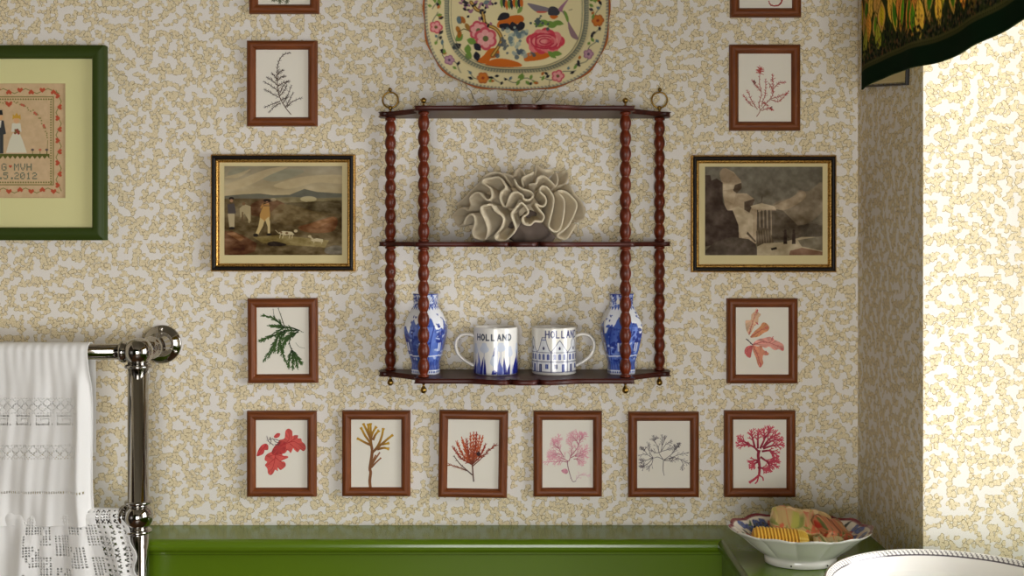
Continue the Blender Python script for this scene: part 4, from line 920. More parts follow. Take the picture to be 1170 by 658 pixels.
# ---------------------------------------------------------------- coral
def coral():
    Z6 = 6.27
    lips = [
     ([(40, 415), (75, 378), (120, 362), (150, 378), (172, 340), (160, 295), (190, 258), (228, 250), (258, 282), (290, 302), (318, 285), (318, 240), (290, 202), (248, 178), (270, 150), (320, 142), (372, 138), (408, 180), (420, 218), (388, 245), (380, 290), (402, 342), (428, 346), (440, 300), (462, 258), (500, 245), (540, 266), (556, 300), (598, 298), (622, 268), (600, 240), (540, 220), (502, 192), (482, 148)], .0),
     ([(115, 488), (135, 432), (170, 408), (195, 430), (196, 480), (180, 530), (195, 574), (236, 590), (272, 588), (290, 530), (276, 460), (246, 400), (244, 352), (300, 336)], .012),
     ([(320, 342), (345, 382), (390, 415), (406, 450), (385, 510), (345, 560), (352, 592), (402, 606), (442, 580), (492, 520), (482, 470), (462, 410), (492, 360), (540, 325), (586, 392), (545, 432), (552, 474), (600, 486), (632, 460), (682, 460), (700, 420), (662, 370), (636, 330), (690, 350), (716, 320), (708, 280), (670, 240), (682, 205), (722, 212), (768, 280), (764, 360), (745, 440), (736, 500), (780, 535), (820, 508), (846, 400), (845, 300), (800, 242), (850, 240), (902, 280), (938, 330), (924, 400), (870, 500), (800, 560), (826, 588), (872, 578), (932, 480)], .010),
     ([(588, 190), (642, 180), (655, 142), (702, 128), (750, 168), (786, 200), (802, 150), (785, 98)], -.006),
     ([(548, 192), (542, 142), (600, 116), (626, 96)], -.010),
     ([(940, 462), (985, 440), (992, 370), (962, 300), (926, 262), (880, 180)], -.016),
     ([(800, 200), (860, 180), (872, 100), (830, 90)], -.03), ([(640, 100), (648, 55), (690, 80), (770, 85)], -.03), ([(400, 112), (440, 118), (478, 130), (496, 92), (528, 76), (560, 110)], -.03),
     ([(40, 415), (52, 440), (78, 496), (112, 480)], -.004), ([(60, 340), (110, 300), (150, 260), (210, 200), (260, 140)], -.03), ([(215, 200), (280, 120), (360, 100), (420, 130)], -.025)]
    root = empty('brain_coral', (P(594, 276, -.07)[0], -.075, ZM_), 'cream ruffled piece of coral with folded ridges standing on the middle shelf', 'coral')
    def sh(zx, zy): return max(0.0, 1-((zx-560)/540)**2*.9-((zy-430)/430)**2*.75)
    allm = []
    for k, (pts, push) in enumerate(lips):
        q = catmull(pts, 5); n = len(q); lay = 7
        V = np.zeros((lay, n, 3)); UV = np.zeros((lay, n, 2)); u = 0
        for i, p in enumerate(q):
            zx, zy = p
            if i: u += math.hypot(q[i][0]-q[i-1][0], q[i][1]-q[i-1][1])/Z6/S0
            y0 = -.052-.072*math.sqrt(sh(zx, zy))-push; y0 = min(-.022, max(y0, -.140))
            core = (585, 370)
            for j in range(lay):
                t = j/(lay-1.0); f = t**.9
                bx, by = zx+(core[0]-zx)*.40*f, zy+(core[1]-zy)*.40*f
                Y = y0+min(.052, -.020-y0)*f
                X, Yy, Zz = P(510+bx/Z6, 180+by/Z6, Y)
                V[j, i] = (X, Yy, max(Zz, ZM_+.0022)); UV[j, i] = (u*10, t)
        allm.append(grid('lip', V, uv=UV))
    me = join(*allm)
    o = link('coral_ridges', me, CORAL, root)
    so = o.modifiers.new('solid', 'SOLIDIFY'); so.thickness = .0050; so.offset = 0; so.use_rim = True
    sb = o.modifiers.new('sub', 'SUBSURF'); sb.levels = 1; sb.render_levels = 1
    dome = lathe([(0, 1.0)]+[(math.sin(a), math.cos(a)) for a in np.linspace(.15, PI-.15, 20)]+[(0, -1.0)], (0, 0, 0), 40)
    cd = P(585, 245, -.045)
    for v in dome.vertices:
        nn = 1+.25*mnoise.noise(v.co*2.5); v.co = Vector((cd[0]+v.co.x*.080*nn, -.042+v.co.y*.022, max(ZM_+.0008, cd[2]-.006+v.co.z*.056*nn)))
    link('coral_core', dome, CORAL, root)
    # rocky base
    bm = bmesh.new(); bmesh.ops.create_icosphere(bm, subdivisions=4, radius=1)
    c = Vector(P(605, 262, -.06))
    for v in bm.verts:
        nn = mnoise.noise(v.co*2.2)*.22+mnoise.noise(v.co*7)*.09
        v.co = Vector((v.co.x*.045*(1+nn), v.co.y*.026*(1+nn), v.co.z*.036*(1+nn)))+Vector((c.x+.006, -.066, ZM_+.020)); v.co.z = max(v.co.z, ZM_+.0005)
    for f in bm.faces: f.smooth = True
    mb = bpy.data.meshes.new('rb'); bm.to_mesh(mb); bm.free(); link('coral_base', mb, GREYROCK, root)
coral()

# ---------------------------------------------------------------- mugs
def mug(cx, side, canvas, label):
    r, H, Y = .0426, .0890, -.0625; z0 = ZB_
    root = empty('mug', (cx, Y, z0), label, 'mug', 'Holland souvenir mugs on the bottom shelf')
    nt_ = 420; th = np.linspace(0, 2*PI, nt_, endpoint=False)     # th=0 faces the room
    zs = np.concatenate([[0, .0012, .003], np.linspace(.006, H-.002, 120), [H-.0008, H]])
    rs = np.where(zs < .0005, r*.93, np.where(zs < .002, r*.975, r)); rs[-2] = r-.0003; rs[-1] = r-.0012
    TH, ZZ = np.meshgrid(th, zs); RS = np.repeat(rs[:, None], nt_, 1)
    V = np.stack([cx+RS*np.sin(TH), Y-RS*np.cos(TH), z0+ZZ], -1)
    deg = (np.degrees(TH)+180) % 360-180
    col = canvas.sample(deg, 1-ZZ/H)
    outer = grid('o', V, wrap=True, col=col)
    inner = lathe([(r-.0012, H), (r-.0022, H+.0002), (r-.0036, H-.001), (r-.0040, H-.004), (r-.0042, .008), (r-.009, .0045), (0, .0042)], (cx, Y, z0), 96, cap=False)
    link('body', outer, PAINTC, root)
    link('inner_glaze', inner, WHITEC, root); link('underside', lathe([(0, .0006), (r*.93, .0003)], (cx, Y, z0), 64, cap=False), WHITEC, root)
    s = side; e = r-.001
    pts = [(cx+s*(e-.002), Y, z0+.070), (cx+s*(e+.010), Y, z0+.0745), (cx+s*(e+.024), Y, z0+.0725), (cx+s*(e+.0335), Y, z0+.062), (cx+s*(e+.0345), Y, z0+.048), (cx+s*(e+.028), Y, z0+.034), (cx+s*(e+.016), Y, z0+.0235), (cx+s*(e+.004), Y, z0+.0165), (cx+s*(e-.003), Y, z0+.0135)]
    link('handle', tube(catmull(pts, 6), .0034, 14, ell=1.7, up=Vector((0, 1, 0))), WHITEC, root)
def text_strokes(c, st, x0, x1, y0, y1, w, col):
    n = len(st); step = (x1-x0)/n
    for i, ch in enumerate(st):
        for g in GLY[ch]: c_l = [(x0+i*step+a*step*.82, y0+b*(y1-y0)) for a, b in g]; aniso_line(c, c_l, w, col)
def aniso_line(c, pts, w, col, al=1.0):
    """strokes on a mug: x in degrees, y in height fraction; w in degrees (one degree = 0.743 mm, height = 89 mm)"""
    k = 89/.743
    for (xa, ya), (xb, yb) in zip(pts[:-1], pts[1:]):
        X, Y = c.X-xa, (c.Y-ya)*k; dx, dy = xb-xa, (yb-ya)*k; L = dx*dx+dy*dy+1e-9
        m = (np.abs(c.X-(xa+xb)/2) < abs(dx)/2+w+2)
        t = np.clip((X*dx+Y*dy)/L, 0, 1); d = np.hypot(X-t*dx, Y-t*dy)
        a = np.clip((w/2-d)/.8+.5, 0, 1)*al*m
        c.a = c.a*(1-a[..., None])+np.asarray(col, float)*a[..., None]
def mug_tulip():
    c = Canvas(480, 150, (-180, 0, 180, 1), (238, 236, 230)); rng = random.Random(2)
    NV = (32, 40, 130)
    for x, y, w, h in ((-30, .42, 15, .11), (5, .40, 8, .02), (14, .40, 15, .1), (40, .5, 10, .12), (-62, .45, 12, .12), (-5, .68, 10, .12), (70, .45, 12, .12), (110, .4, 14, .1), (150, .45, 12, .12), (-110, .42, 13, .12), (-150, .45, 12, .1)):
        c.disc(x, y, 1, (196, 208, 226)) if False else c.poly([(x+w*math.sin(a)*(.8+.2*math.cos(3*a)), y-h*math.cos(a)) for a in np.linspace(0, 2*PI, 24)], (202, 212, 230), .85)
        aniso_line(c, [(x+w*.0, y+h), (x, 1)], 2.0, (130, 140, 190), .6)
    for x, top, w, ln_ in ((-52, .72, 16, 0), (-44, .5, 12, -6), (-38, .60, 10, 6), (-28, .64, 9, 0), (8, .6, 9, 3), (16, .72, 14, -4), (25, .60, 12, -3), (34, .75, 11, 6), (55, .62, 16, 8), (64, .45, 14, 6), (75, .6, 14, 0), (-64, .66, 14, 4), (-75, .5, 14, 0), (95, .6, 13, 5), (115, .5, 13, -5), (135, .65, 12, 0), (155, .55, 13, 4), (175, .6, 12, 0), (-95, .6, 13, 4), (-120, .5, 12, -4), (-145, .62, 14, 3), (-168, .55, 12, 0)):
        c.poly([(x-w/2, .985), (x-w*.35+ln_*.3, (top+1)/2), (x+ln_, top), (x+w*.35+ln_*.3, (top+1)/2), (x+w/2, .985)], NV if rng.random() < .7 else (92, 104, 180))
    for x in (-33, 20, 48, -58): c.poly([(x-3, .97), (x, .75), (x+2, .97)], (150, 160, 208))
    c.poly([(-10, .98), (-8, .9), (-2, .88), (4, .92), (2, .98)], (40, 52, 150)); c.poly([(-7, .6), (-3, .42), (0, .4), (-2, .58)], (60, 74, 140))
    text_strokes(c, 'HOLLAND', -53, 48, .135, .255, 3.4, (62, 70, 88))
    return c
def mug_house():
    c = Canvas(520, 160, (-180, 0, 180, 1), (240, 237, 228)); BL, NV = (52, 66, 140), (44, 48, 92)
    # gabled houses round the mug
    edges = [-160, -125, -88, -50, -9, 34, 78, 118, 158]
    kinds = [0, 1, 2, 0, 2, 1, 0, 1, 0]
    for i in range(len(edges)-1):
        a, b = edges[i], edges[i+1]; m = (a+b)/2; w = b-a
        c.poly([(a, .5), (b, .5), (b, .93), (a, .93)], (222, 226, 238), .55)
        if i % 3 == 0: g = [(a, .50), (a+w*.12, .47), (m-w*.25, .36), (m-w*.16, .25), (m-w*.1, .2), (m+w*.1, .2), (m+w*.16, .25), (m+w*.25, .36), (b-w*.12, .47), (b, .50)]
        elif i % 3 == 1: g = [(a, .50), (m-w*.28, .40), (m-w*.1, .30), (m, .26), (m+w*.1, .30), (m+w*.28, .40), (b, .50)]
        else: g = [(a, .52), (m-w*.22, .40), (m-w*.18, .28), (m, .20), (m+w*.18, .28), (m+w*.22, .40), (b, .52)]
        c.poly(g, (218, 224, 238), .6); aniso_line(c, g, 1.5, NV)
        if i % 3 == 0: aniso_line(c, [(m-w*.16, .25), (m+w*.16, .25)], 1.6, BL)
        c.poly([(m-3, .42), (m, .38), (m+3, .42), (m+2, .46), (m-2, .46)], NV)
        aniso_line(c, [(a, .50), (a, .93)], 1.8, NV)
        for x in np.linspace(a+w*.2, b-w*.2, 3):
            c.poly([(x-3.2, .56), (x, .54), (x+3.2, .56), (x+3.2, .67), (x-3.2, .67)], BL); aniso_line(c, [(x, .56), (x, .67)], .8, (200, 208, 230))
        for j, x in enumerate((a+w*.28, b-w*.28)):
            y1 = .92 if (i+j) % 2 else .86; c.poly([(x-4, .76), (x+4, .76), (x+4, y1), (x-4, y1)], BL if j else NV); aniso_line(c, [(x, .78), (x, y1)], .9, (170, 184, 220))
    for y, w_ in ((.515, 1.2), (.71, 1.6), (.925, 1.6)): aniso_line_all(c, y, w_, NV)
    for i in range(90): c.disc(-180+i*4, .735+.008*(i % 2), .9, BL, .006, .4)
    text_strokes(c, 'HOLLAND', -24, 74, .06, .20, 2.9, (44, 52, 110))
    return c
def aniso_line_all(c, y, w, col):
    k = 89/.743; a = np.clip((w/2-np.abs(c.Y-y)*k)/.8+.5, 0, 1); c.a = c.a*(1-a[..., None])+np.asarray(col, float)*a[..., None]
mug((566.5-VX)/596.6, -1, mug_tulip(), 'white HOLLAND mug painted with blue tulips and leaves, its handle to the left')
mug((633-VX)/596.6, 1, mug_house(), 'white HOLLAND mug painted with blue gabled houses, its handle to the right')

# ---------------------------------------------------------------- vases
def vase(cx, rot, seed, label):
    Y, z0, H = -.0640, ZB_, .1525
    root = empty('vase', (cx, Y, z0), label, 'vase', 'blue and white vases on the bottom shelf')
    pr = [(.0, .026), (.004, .0275), (.012, .0265), (.02, .0262), (.045, .034), (.075, .0402), (.088, .0408), (.100, .0385), (.115, .0315), (.123, .0262), (.128, .0235), (.135, .0225), (.147, .0232), (.1505, .0245), (H, .0245)]
    zz = np.array([p[0] for p in pr]); rr = np.array([p[1] for p in pr])
    zs = np.linspace(0, H, 190); rs = np.interp(zs, zz, rr); rs = np.convolve(np.pad(rs, 4, 'edge'), np.ones(9)/9, 'valid')
    nt_ = 300; th = np.linspace(0, 2*PI, nt_, endpoint=False)
    TH, ZZ = np.meshgrid(th, zs)
    a = (TH+rot) % (PI/3)-PI/6; hexr = math.cos(PI/6)/np.cos(a); hexr = hexr*.72+.28*.96; hexr = hexr/hexr.max()
    RS = rs[:, None]*hexr*1.03
    V = np.stack([cx+RS*np.sin(TH), Y-RS*np.cos(TH)*.97, z0+ZZ], -1)
    c = Canvas(480, 230, (0, 0, 360, 153), (232, 234, 240)); rng = random.Random(seed)
    B1, B2, B3 = (38, 54, 136), (72, 98, 176), (120, 144, 204)
    # scenery below the shoulder
    pts = [(0, 153), (0, 60)]+[(x, 60+10*math.sin(x*.1+seed)+7*math.sin(x*.23)) for x in range(0, 361, 6)]+[(360, 153)]
    c.poly(pts, B2); c.noise(14, 70, seed, mask=(c.Y > 62)*1.0)
    for i in range(230):
        x, y = rng.uniform(0, 360), rng.uniform(66, 146); k = rng.random()
        if k < .35: c.disc(x, y, rng.uniform(4, 13), B1, rng.uniform(1.5, 5), .8, rng.uniform(-.6, .6))
        elif k < .52: c.disc(x, y, rng.uniform(3, 10), (206, 216, 238), rng.uniform(1, 3), .8, rng.uniform(-.5, .5))
        else: c.disc(x, y, rng.uniform(2, 7), B3 if i % 2 else B1, rng.uniform(1, 4), .7)
    for x in range(15, 360, 60):      # trees and pagodas
        c.line([(x, 125), (x+5, 85), (x+14, 60)], 3, B1); 
        for i in range(10): c.disc(x+10+rng.gauss(0, 10), 62+rng.gauss(0, 7), rng.uniform(2, 5), B1 if i % 2 else B2, rng.uniform(1.4, 3))
        c.poly([(x+25, 92), (x+36, 80), (x+47, 92)], B1); c.poly([(x+29, 92), (x+43, 92), (x+43, 108), (x+29, 108)], (210, 218, 238)); c.line([(x+36, 92), (x+36, 108)], 3, B1)
        c.line([(x-10, 118), (x+50, 116)], 2, (226, 232, 244))
    # lower band and foot
    c.poly([(0, 128), (360, 128), (360, 144), (0, 144)], B2, .75)
    for x in range(0, 360, 12): c.line([(x, 129), (x+6, 143)], 2.5, B1, .8)
    c.poly([(0, 144), (360, 144), (360, 153), (0, 153)], (222, 226, 238)); 
    for x in range(0, 360, 10): c.disc(x, 148, 3, B2, 2)
    # neck band
    c.poly([(0, 0), (360, 0), (360, 24), (0, 24)], (206, 214, 236)); 
    for i in range(170): c.disc(rng.uniform(0, 360), rng.uniform(2, 23), rng.uniform(2, 7), B1 if i % 2 else B2, rng.uniform(1, 3.4), .85)
    for x in range(0, 360, 20): c.disc(x, 12, 5, B1, 3); c.disc(x, 12, 2, (230, 234, 244), 1.3)
    for x in range(0, 360, 14): c.poly([(x, 24), (x+14, 24), (x+7, 31)], B2)
    c.poly([(0, 0), (360, 0), (360, 2), (0, 2)], B1)
    for i in range(16):
        x, y = rng.uniform(0, 360), rng.uniform(36, 58); c.disc(x, y, 4, B1, 1.2, ang=.5); c.disc(x+4, y-1, 3, B2, 1)
    body = grid('v', V, wrap=True, col=c.sample(np.degrees(TH), (H-ZZ)*1000))
    link('body', body, PAINTC, root)
    link('inner_glaze', lathe([(.0242, H), (.0225, H+.0003), (.021, H-.002), (.0205, H-.03), (.022, H-.05), (0, H-.06)], (cx, Y, z0), 48, cap=False), WHITEC, root)
    link('underside', lathe([(0, .0005), (.024, .0003)], (cx, Y, z0), 40, cap=False), WHITEC, root)
vase((486.5-VX)/597.5, .25, 3, 'blue and white chinoiserie vase behind the left front post of the shelf')
vase((709.5-VX)/597.5, .9, 8, 'blue and white chinoiserie vase behind the right front post of the shelf')

# ---------------------------------------------------------------- towel rail
RX_, RY_, RZ_ = (186-VX)/S0, -.144, CZ-(393-VY)/S0
ZL = CZ-(590-VY)/(S0*1.0700)
def rail():
    X0 = -1.34
    root = empty('towel_rail', (RX_, RY_, 0), 'polished nickel towel rail with ball joints, mounted on the left of the wall', 'towel rail')
    for x in (RX_, X0):
        link('upright_pipe', join(lathe([(.0185, .0), (.0185, RZ_-.0)], (x, RY_, 0), 40)), NICKEL, root)
    for x in (RX_, X0):
        for z in (RZ_, ZL):
            s = 1 if x == RX_ else -1
            ball = lathe([(0, -.0295), (.0235, -.0295), (.0245, -.027), (.0235, -.0245), (.021, -.023)]+[(.0268*math.cos(a), .0268*math.sin(a)) for a in np.linspace(-.95, .95, 18)]+([(.0, .0268)] if z == RZ_ else [(.021, .023), (.0235, .0245), (.0245, .027), (.0235, .0295), (0, .0295)]), (x, RY_, z), 40)
            col_ = lathe([(0, .0), (.0165, .0), (.0165, -.018*s), (.0195, -.022*s), (.0215, -.0265*s), (.0195, -.031*s), (.0165, -.033*s), (0, -.033*s)], (x, RY_, z), 32, axis='X')
            link('ball_joint', join(ball, col_), NICKEL, root)
    for z, r in ((RZ_, .0145), (ZL, .0125)):
        link('cross_pipe', lathe([(r, X0+.03), (r, RX_-.028)], (0, RY_, z), 40, axis='X'), NICKEL, root)
    for x in (RX_, X0):
        fl = link('wall_flange', lathe([(0, .001), (.0375, .001), (.0378, .004), (.036, .006), (.0245, .0075), (.0235, .012), (.0215, .016), (.0205, .022), (.0175, .030), (.0165, .045), (.0165, .062), (.020, .066), (.0215, .071), (.0195, .076), (.0165, .08), (.0150, -RY_-.02), (0, -RY_-.02)], (x, 0, RZ_), 48, axis='Y'), NICKEL, root)
        for a in (math.radians(92), math.radians(-28), math.radians(212)):
            link('screw', lathe([(0, .0058), (.0036, .0058), (.0030, .0078), (.0012, .0084), (0, .0084)], (x+.0305*math.cos(a), 0, RZ_+.0305*math.sin(a)), 12, axis='Y'), NICKELD, fl)
        link('floor_flange', lathe([(.036, .0005), (.036, .004), (.026, .007), (.020, .020)], (x, RY_, 0), 40), NICKEL, root)
rail()

def drape(xl, xr, rad, zc, back, front, fold, nx, ny, ex=lambda u, v: 0.0, yoff=0.0):
    """cloth over a horizontal bar: parameter v from back hem, over the bar, to the front hem"""
    arc = PI*rad; tot = back+arc+front
    v = np.linspace(0, tot, ny); u = np.linspace(0, 1, nx); U, Vv = np.meshgrid(u, v)
    ang = np.clip((Vv-back)/rad, 0, PI)
    down_b = np.clip(back-Vv, 0, None); down_f = np.clip(Vv-back-arc, 0, None)
    Y = RY_+rad*np.cos(ang)*1.0; Z = zc+rad*np.sin(ang)-down_b-down_f
    X = xl+(xr-xl)*U
    f, fx = fold(U, Vv, down_f, down_b)
    Y = Y-f; X = X+fx
    return np.stack([X, Y, Z], -1), U, Vv, down_f, down_b
def towel_linen():
    xl, xr = -1.10, (101-VX)/(S0*1.078)
    front = (597-391)/(S0*1.083)-.012
    def fold(U, V, df, db):
        g = np.clip(df/.06, 0, 1); b = np.clip(db/.06, 0, 1)
        x = (U-1)*(xr-xl)
        w = .0016*np.sin(x*61+1.6*np.sin(df*11))+.0013*np.sin(x*137+.8+df*16)+.0008*np.sin(x*83-df*31)+.0005*np.sin(x*311+df*22)
        edge = np.exp(-((x+.020)/.010)**2); lip = np.exp(-((x+.004)/.010)**2)
        f = .003+g*(w*(.6+df*2.2)+.012*edge*np.clip(df/.1, 0, 1)-.010*lip*np.clip(df/.08, 0, 1))+.0005*np.sin(x*380)*np.exp(-df/.05)
        fb = b*(-(w+.004))
        f = np.where(db > 0, -.002+fb*.6, f)
        fx = np.clip(df, 0, .4)*.040*np.clip((U-.4)/.6, 0, 1)+.004*np.sin(df*18)*g*U
        return f, fx
    nx, ny = 330, 400
    Vv, U, VV, df, db = drape(xl, xr, .0175, RZ_, .19, front, fold, nx, ny)
    # drawn-thread openings
    X = Vv[..., 0]; dx = (U-1)*(xr-xl); keep = np.ones((ny-1, nx-1), bool)
    dfm, dxm = df[:-1, :-1], dx[:-1, :-1]
    top = (450-391)/(S0*1.083)-.012; bot = (521-391)/(S0*1.083)-.012
    cell = .0026
    iu, iv = np.floor(-dxm/cell).astype(int), np.floor((dfm-top)/cell).astype(int); nrow = int((bot-top)/cell)
    inb = (dfm > top) & (dfm < bot) & (dxm < -.026)
    sub = ((-dxm/cell) % 1 < .75) & (((dfm-top)/cell) % 1 < .75)
    dia = (((iu+iv) % 6 == 0) | ((iu-iv) % 6 == 0))
    bandd = (iv < nrow*.24) | (iv > nrow*.76)
    mid = ~bandd; key = (iu % 14)
    K = ["11111111110000", "00000000010000", "01111110010000", "01000010010000", "01000000010000", "01000000010000", "01111111110001", "00000000000001"]
    kk = np.array([[ch == '1' for ch in r] for r in K]); r0 = int(nrow*.3)
    ivm = np.clip(iv-r0, 0, 7); meander = kk[ivm, key] & (iv >= r0) & (iv < r0+8)
    edge_rows = (iv == 0) | (iv == nrow-1) | (iv == int(nrow*.24)+0) | (iv == int(nrow*.76)+1)
    hole = inb & sub & ((bandd & dia) | (mid & meander & (iv % 3 != 1)) | (edge_rows & (iu % 2 == 0)))
    hem = (557-391)/(S0*1.083)-.012
    hole |= (dfm > hem) & (dfm < hem+.0042) & ((-dxm/.0040) % 1 < .45) & (dxm < -.012)
    keep &= ~hole
    me = grid('t', Vv, keep=keep)
    o = solo('linen_hand_towel', me, LINEN, (-.95, RY_, RZ_+.0175), 'white linen hand towel with drawn-thread border folded over the top rail', 'towel')
    m = o.modifiers.new('s', 'SOLIDIFY'); m.thickness = .0012; m.offset = 0
    # hems
towel_linen()
def towel_lace():
    xl, xr = -1.12, (140-VX)/(S0*1.078)
    front = .34
    def fold(U, V, df, db):
        g = np.clip(df/.05, 0, 1); x = (U-1)*(xr-xl)
        w = .0045*np.sin(x*70+2*np.sin(df*9))+.003*np.sin(x*133+df*10)
        edge = np.exp(-((x+.026)/.010)**2)
        f = .0035+g*(w+.014*edge)+.0006*np.sin(x*300)
        f = np.where(db > 0, -.003-.4*w*np.clip(db/.05, 0, 1), f)
        fx = .045*np.clip((U-.65)/.35, 0, 1)*np.clip(df/.12, 0, 1)+.006*np.sin(df*45)*np.clip((U-.9)/.1, 0, 1)+.004*np.sin(df*120)*np.clip((U-.97)/.03, 0, 1)
        return f, fx
    nx, ny = 460, 520
    Vv, U, VV, df, db = drape(xl, xr, .0165, ZL, .16, front, fold, nx, ny)
    dx = ((U-1)*(xr-xl))[:-1, :-1]; s = VV[:-1, :-1]; cell = .0050
    lace = dx > -.185
    gx, gy = (-dx/cell) % 1, (s/cell) % 1; iu, iv = np.floor(-dx/cell).astype(int), np.floor(s/cell).astype(int)
    rs = np.random.RandomState(4); R_ = rs.rand(80, 200)
    blk = (((iu//5+iv//4) % 3) == 0) | (R_[iu.clip(0, 79), iv.clip(0, 199)] < .04)
    openc = (gx > .28) & (gx < .82) & (gy > .28) & (gy < .82)
    big = (dx > -.05)
    hole = lace & openc & (~blk) & (dx < -.004)
    # solid trellis bands
    hole &= ~((iu % 11 == 3) | ((iu-iv//2) % 13 == 5))
    hole |= big & (((-dx/.010) % 1 > .35) & ((-dx/.010) % 1 < .75) & ((s/.010) % 1 > .3) & ((s/.010) % 1 < .7)) & (dx < -.006)
    me = grid('l', Vv, keep=~hole)
    o = solo('lace_towel', me, LINEN, (-.95, RY_, ZL+.0165), 'white crocheted lace-edged towel hanging over the lower rail below the linen towel', 'towel')
    m = o.modifiers.new('s', 'SOLIDIFY'); m.thickness = .0014; m.offset = 0
towel_lace()

# ---------------------------------------------------------------- china dish with wrapped soaps
def bowl():
    cx, cy, z0 = .499, -.250, .7785
    root = empty('china_dish', (cx, cy, z0), 'fluted oval china dish with a floral inside on the counter in the corner', 'dish')
    a, b = .1235, .098
    nt_ = 288; th = np.linspace(0, 2*PI, nt_, endpoint=False)
    outp = [(.47, .0), (.50, .001), (.505, .010), (.49, .013), (.56, .018), (.70, .031), (.84, .046), (.95, .0555), (1.0, .0595), (1.0, .0615)]
    def ring(q, z, fl, dz=0):
        k = 1+fl*(np.abs(np.cos(th*6))**.7-.6)
        zz = z0+z+dz*np.cos(th*12)
        return np.stack([cx+a*q*k*np.cos(th), cy+b*q*k*np.sin(th), zz], -1)
    V = np.array([ring(q, z, .05*min(1, max(0, (q-.5)/.2)) if z > .012 else 0, .0016*(z/.06)**3) for q, z in outp])
    outer = grid('b', V, wrap=True)
    link('dish_outside', outer, WHITEC, root)
    qs = np.linspace(1.0, 0.01, 70)
    inz = np.interp(qs, [0, .45, .6, .8, .95, 1.0], [.0165, .0165, .022, .042, .0575, .0615])
    c = Canvas(340, 280, (-1.05, -1.05, 1.05, 1.05), (232, 226, 212)); rng = random.Random(9)
    for i in range(150):
        t = rng.uniform(0, 2*PI); r = rng.uniform(.62, .9); x, y = r*math.cos(t), r*math.sin(t)
        k = i % 6
        if k < 2: c.leaf(x, y, .13, .05, rng.uniform(0, 6.28), (60, 66, 60))
        elif k == 2: c.flower(x, y, .07, (52, 72, 140), (110, 130, 190), 5)
        elif k == 3: c.flower(x, y, .06, (176, 70, 60), (214, 140, 110), 5)
        else: c.leaf(x, y, .1, .04, rng.uniform(0, 6.28), (92, 120, 80))
    for r_ in (.985,): c.line([(r_*math.cos(t), r_*math.sin(t)) for t in np.linspace(0, 2*PI, 120)], .06, (112, 34, 46))
    VI = np.array([ring(q, z, .05*min(1, max(0, (q-.5)/.2)), .0016*(z/.06)**3) for q, z in zip(qs, inz)])
    Q, T = np.meshgrid(qs, th, indexing='ij')
    link('painted_inside', grid('bi', VI, wrap=True, col=c.sample(Q*np.cos(T), Q*np.sin(T)), flip=False), PAINTC, root)
    for t in (-PI/2-.45, -PI/2+.62):
        link('foot_hole', lathe([(0, 0), (.0016, .0), (.0010, .0008), (0, .001)], (cx+a*.505*math.cos(t), cy+b*.505*math.sin(t)-.0002, z0+.0055), 10, axis='Y'), BLACK, root)
    # pleated wrapped soap: a ribbed oblong
    s = 1
    n = 240; L, W_, H_ = .098, .040, .020
    c0 = Vector((cx-.040, cy-.020, z0+.047))
    xs = np.linspace(-L/2, L/2, n); ph = np.linspace(0, 2*PI, 40, endpoint=False); V = []; CC = []
    for x in xs:
        e = max(.02, 1-abs(x/(L/2))**10)**.5; rib = 1+.06*math.sin(x*2*PI/.0058) if x < L/2-.018 else 1+.02*math.sin(x*2*PI/.003)
        row, cr = [], []
        for p in ph:
            cu, su = math.copysign(abs(math.cos(p))**.5, math.cos(p)), math.copysign(abs(math.sin(p))**.5, math.sin(p))
            row.append((x, W_/2*cu*e*rib, H_/2*su*e*rib*1.1))
            k = .5+.5*math.sin(x*2*PI/.0058)
            cr.append(np.array((206, 142, 34))*(1-k)+np.array((236, 192, 74))*k if x < L/2-.02 else np.array((236, 208, 110)) if int((p*9)/PI) % 2 else np.array((222, 180, 60)))
        V.append(row); CC.append(cr)
    V = np.array(V); me = grid('ps', V, wrap=True, col=lin(np.array(CC)))
    me2 = mesh('cap', [tuple(v) for v in np.concatenate([V[0], V[-1]])], [tuple(range(40)), tuple(range(79, 39, -1))], smooth=False, col=lin(np.ones((80, 3))*np.array((226, 184, 70))))
    me = join(me, me2); me.transform(Matrix.Translation(c0) @ Matrix.Rotation(math.radians(-6), 4, 'Z') @ Matrix.Rotation(math.radians(20), 4, 'X') @ Matrix.Rotation(math.radians(3), 4, 'Y'))
    solo('pleated_soap', me, WRAP, tuple(c0-Vector((0, 0, .012))), 'yellow pleated-paper soap bar at the front left inside the china dish', 'soap')
    def packet(loc, dims, rot, c, label, seed):
        nx, ny = 90, 60; L, W_, H_ = dims
        rows = []
        u = np.linspace(-1, 1, nx); ph = np.linspace(0, 2*PI, ny, endpoint=False); rng = random.Random(seed); cols = []
        for x in u:
            e = max(.0, 1-abs(x)**8)**.5; row, cr = [], []
            for p in ph:
                cu, su = math.copysign(abs(math.cos(p))**.35, math.cos(p)), math.copysign(abs(math.sin(p))**.35, math.sin(p))
                v = Vector((x*L/2, W_/2*cu*(.25+.75*e), H_/2*su*(.1+.9*e)))
                d = mnoise.noise(v*38+Vector((seed, 0, 0)))*.0055+abs(mnoise.noise(v*90))*.0040
                row.append(tuple(v*(1+0)+v.normalized()*d)); cr.append(((x+1)/2, (p/(2*PI))))
            rows.append(row); cols.append(cr)
        V = np.array(rows); Cc = np.array(cols); me = grid('pk', V, wrap=True, col=c.sample(Cc[..., 0], Cc[..., 1]))
        bm = bmesh.new(); bm.from_mesh(me); bmesh.ops.holes_fill(bm, edges=[e for e in bm.edges if e.is_boundary]); bm.to_mesh(me); bm.free()
        me.transform(Matrix.Translation(Vector(loc)) @ rot.to_matrix().to_4x4())
        solo('wrapped_soap', me, WRAP, (loc[0], loc[1], loc[2]-H_/2), label, 'soap')
    from mathutils import Euler
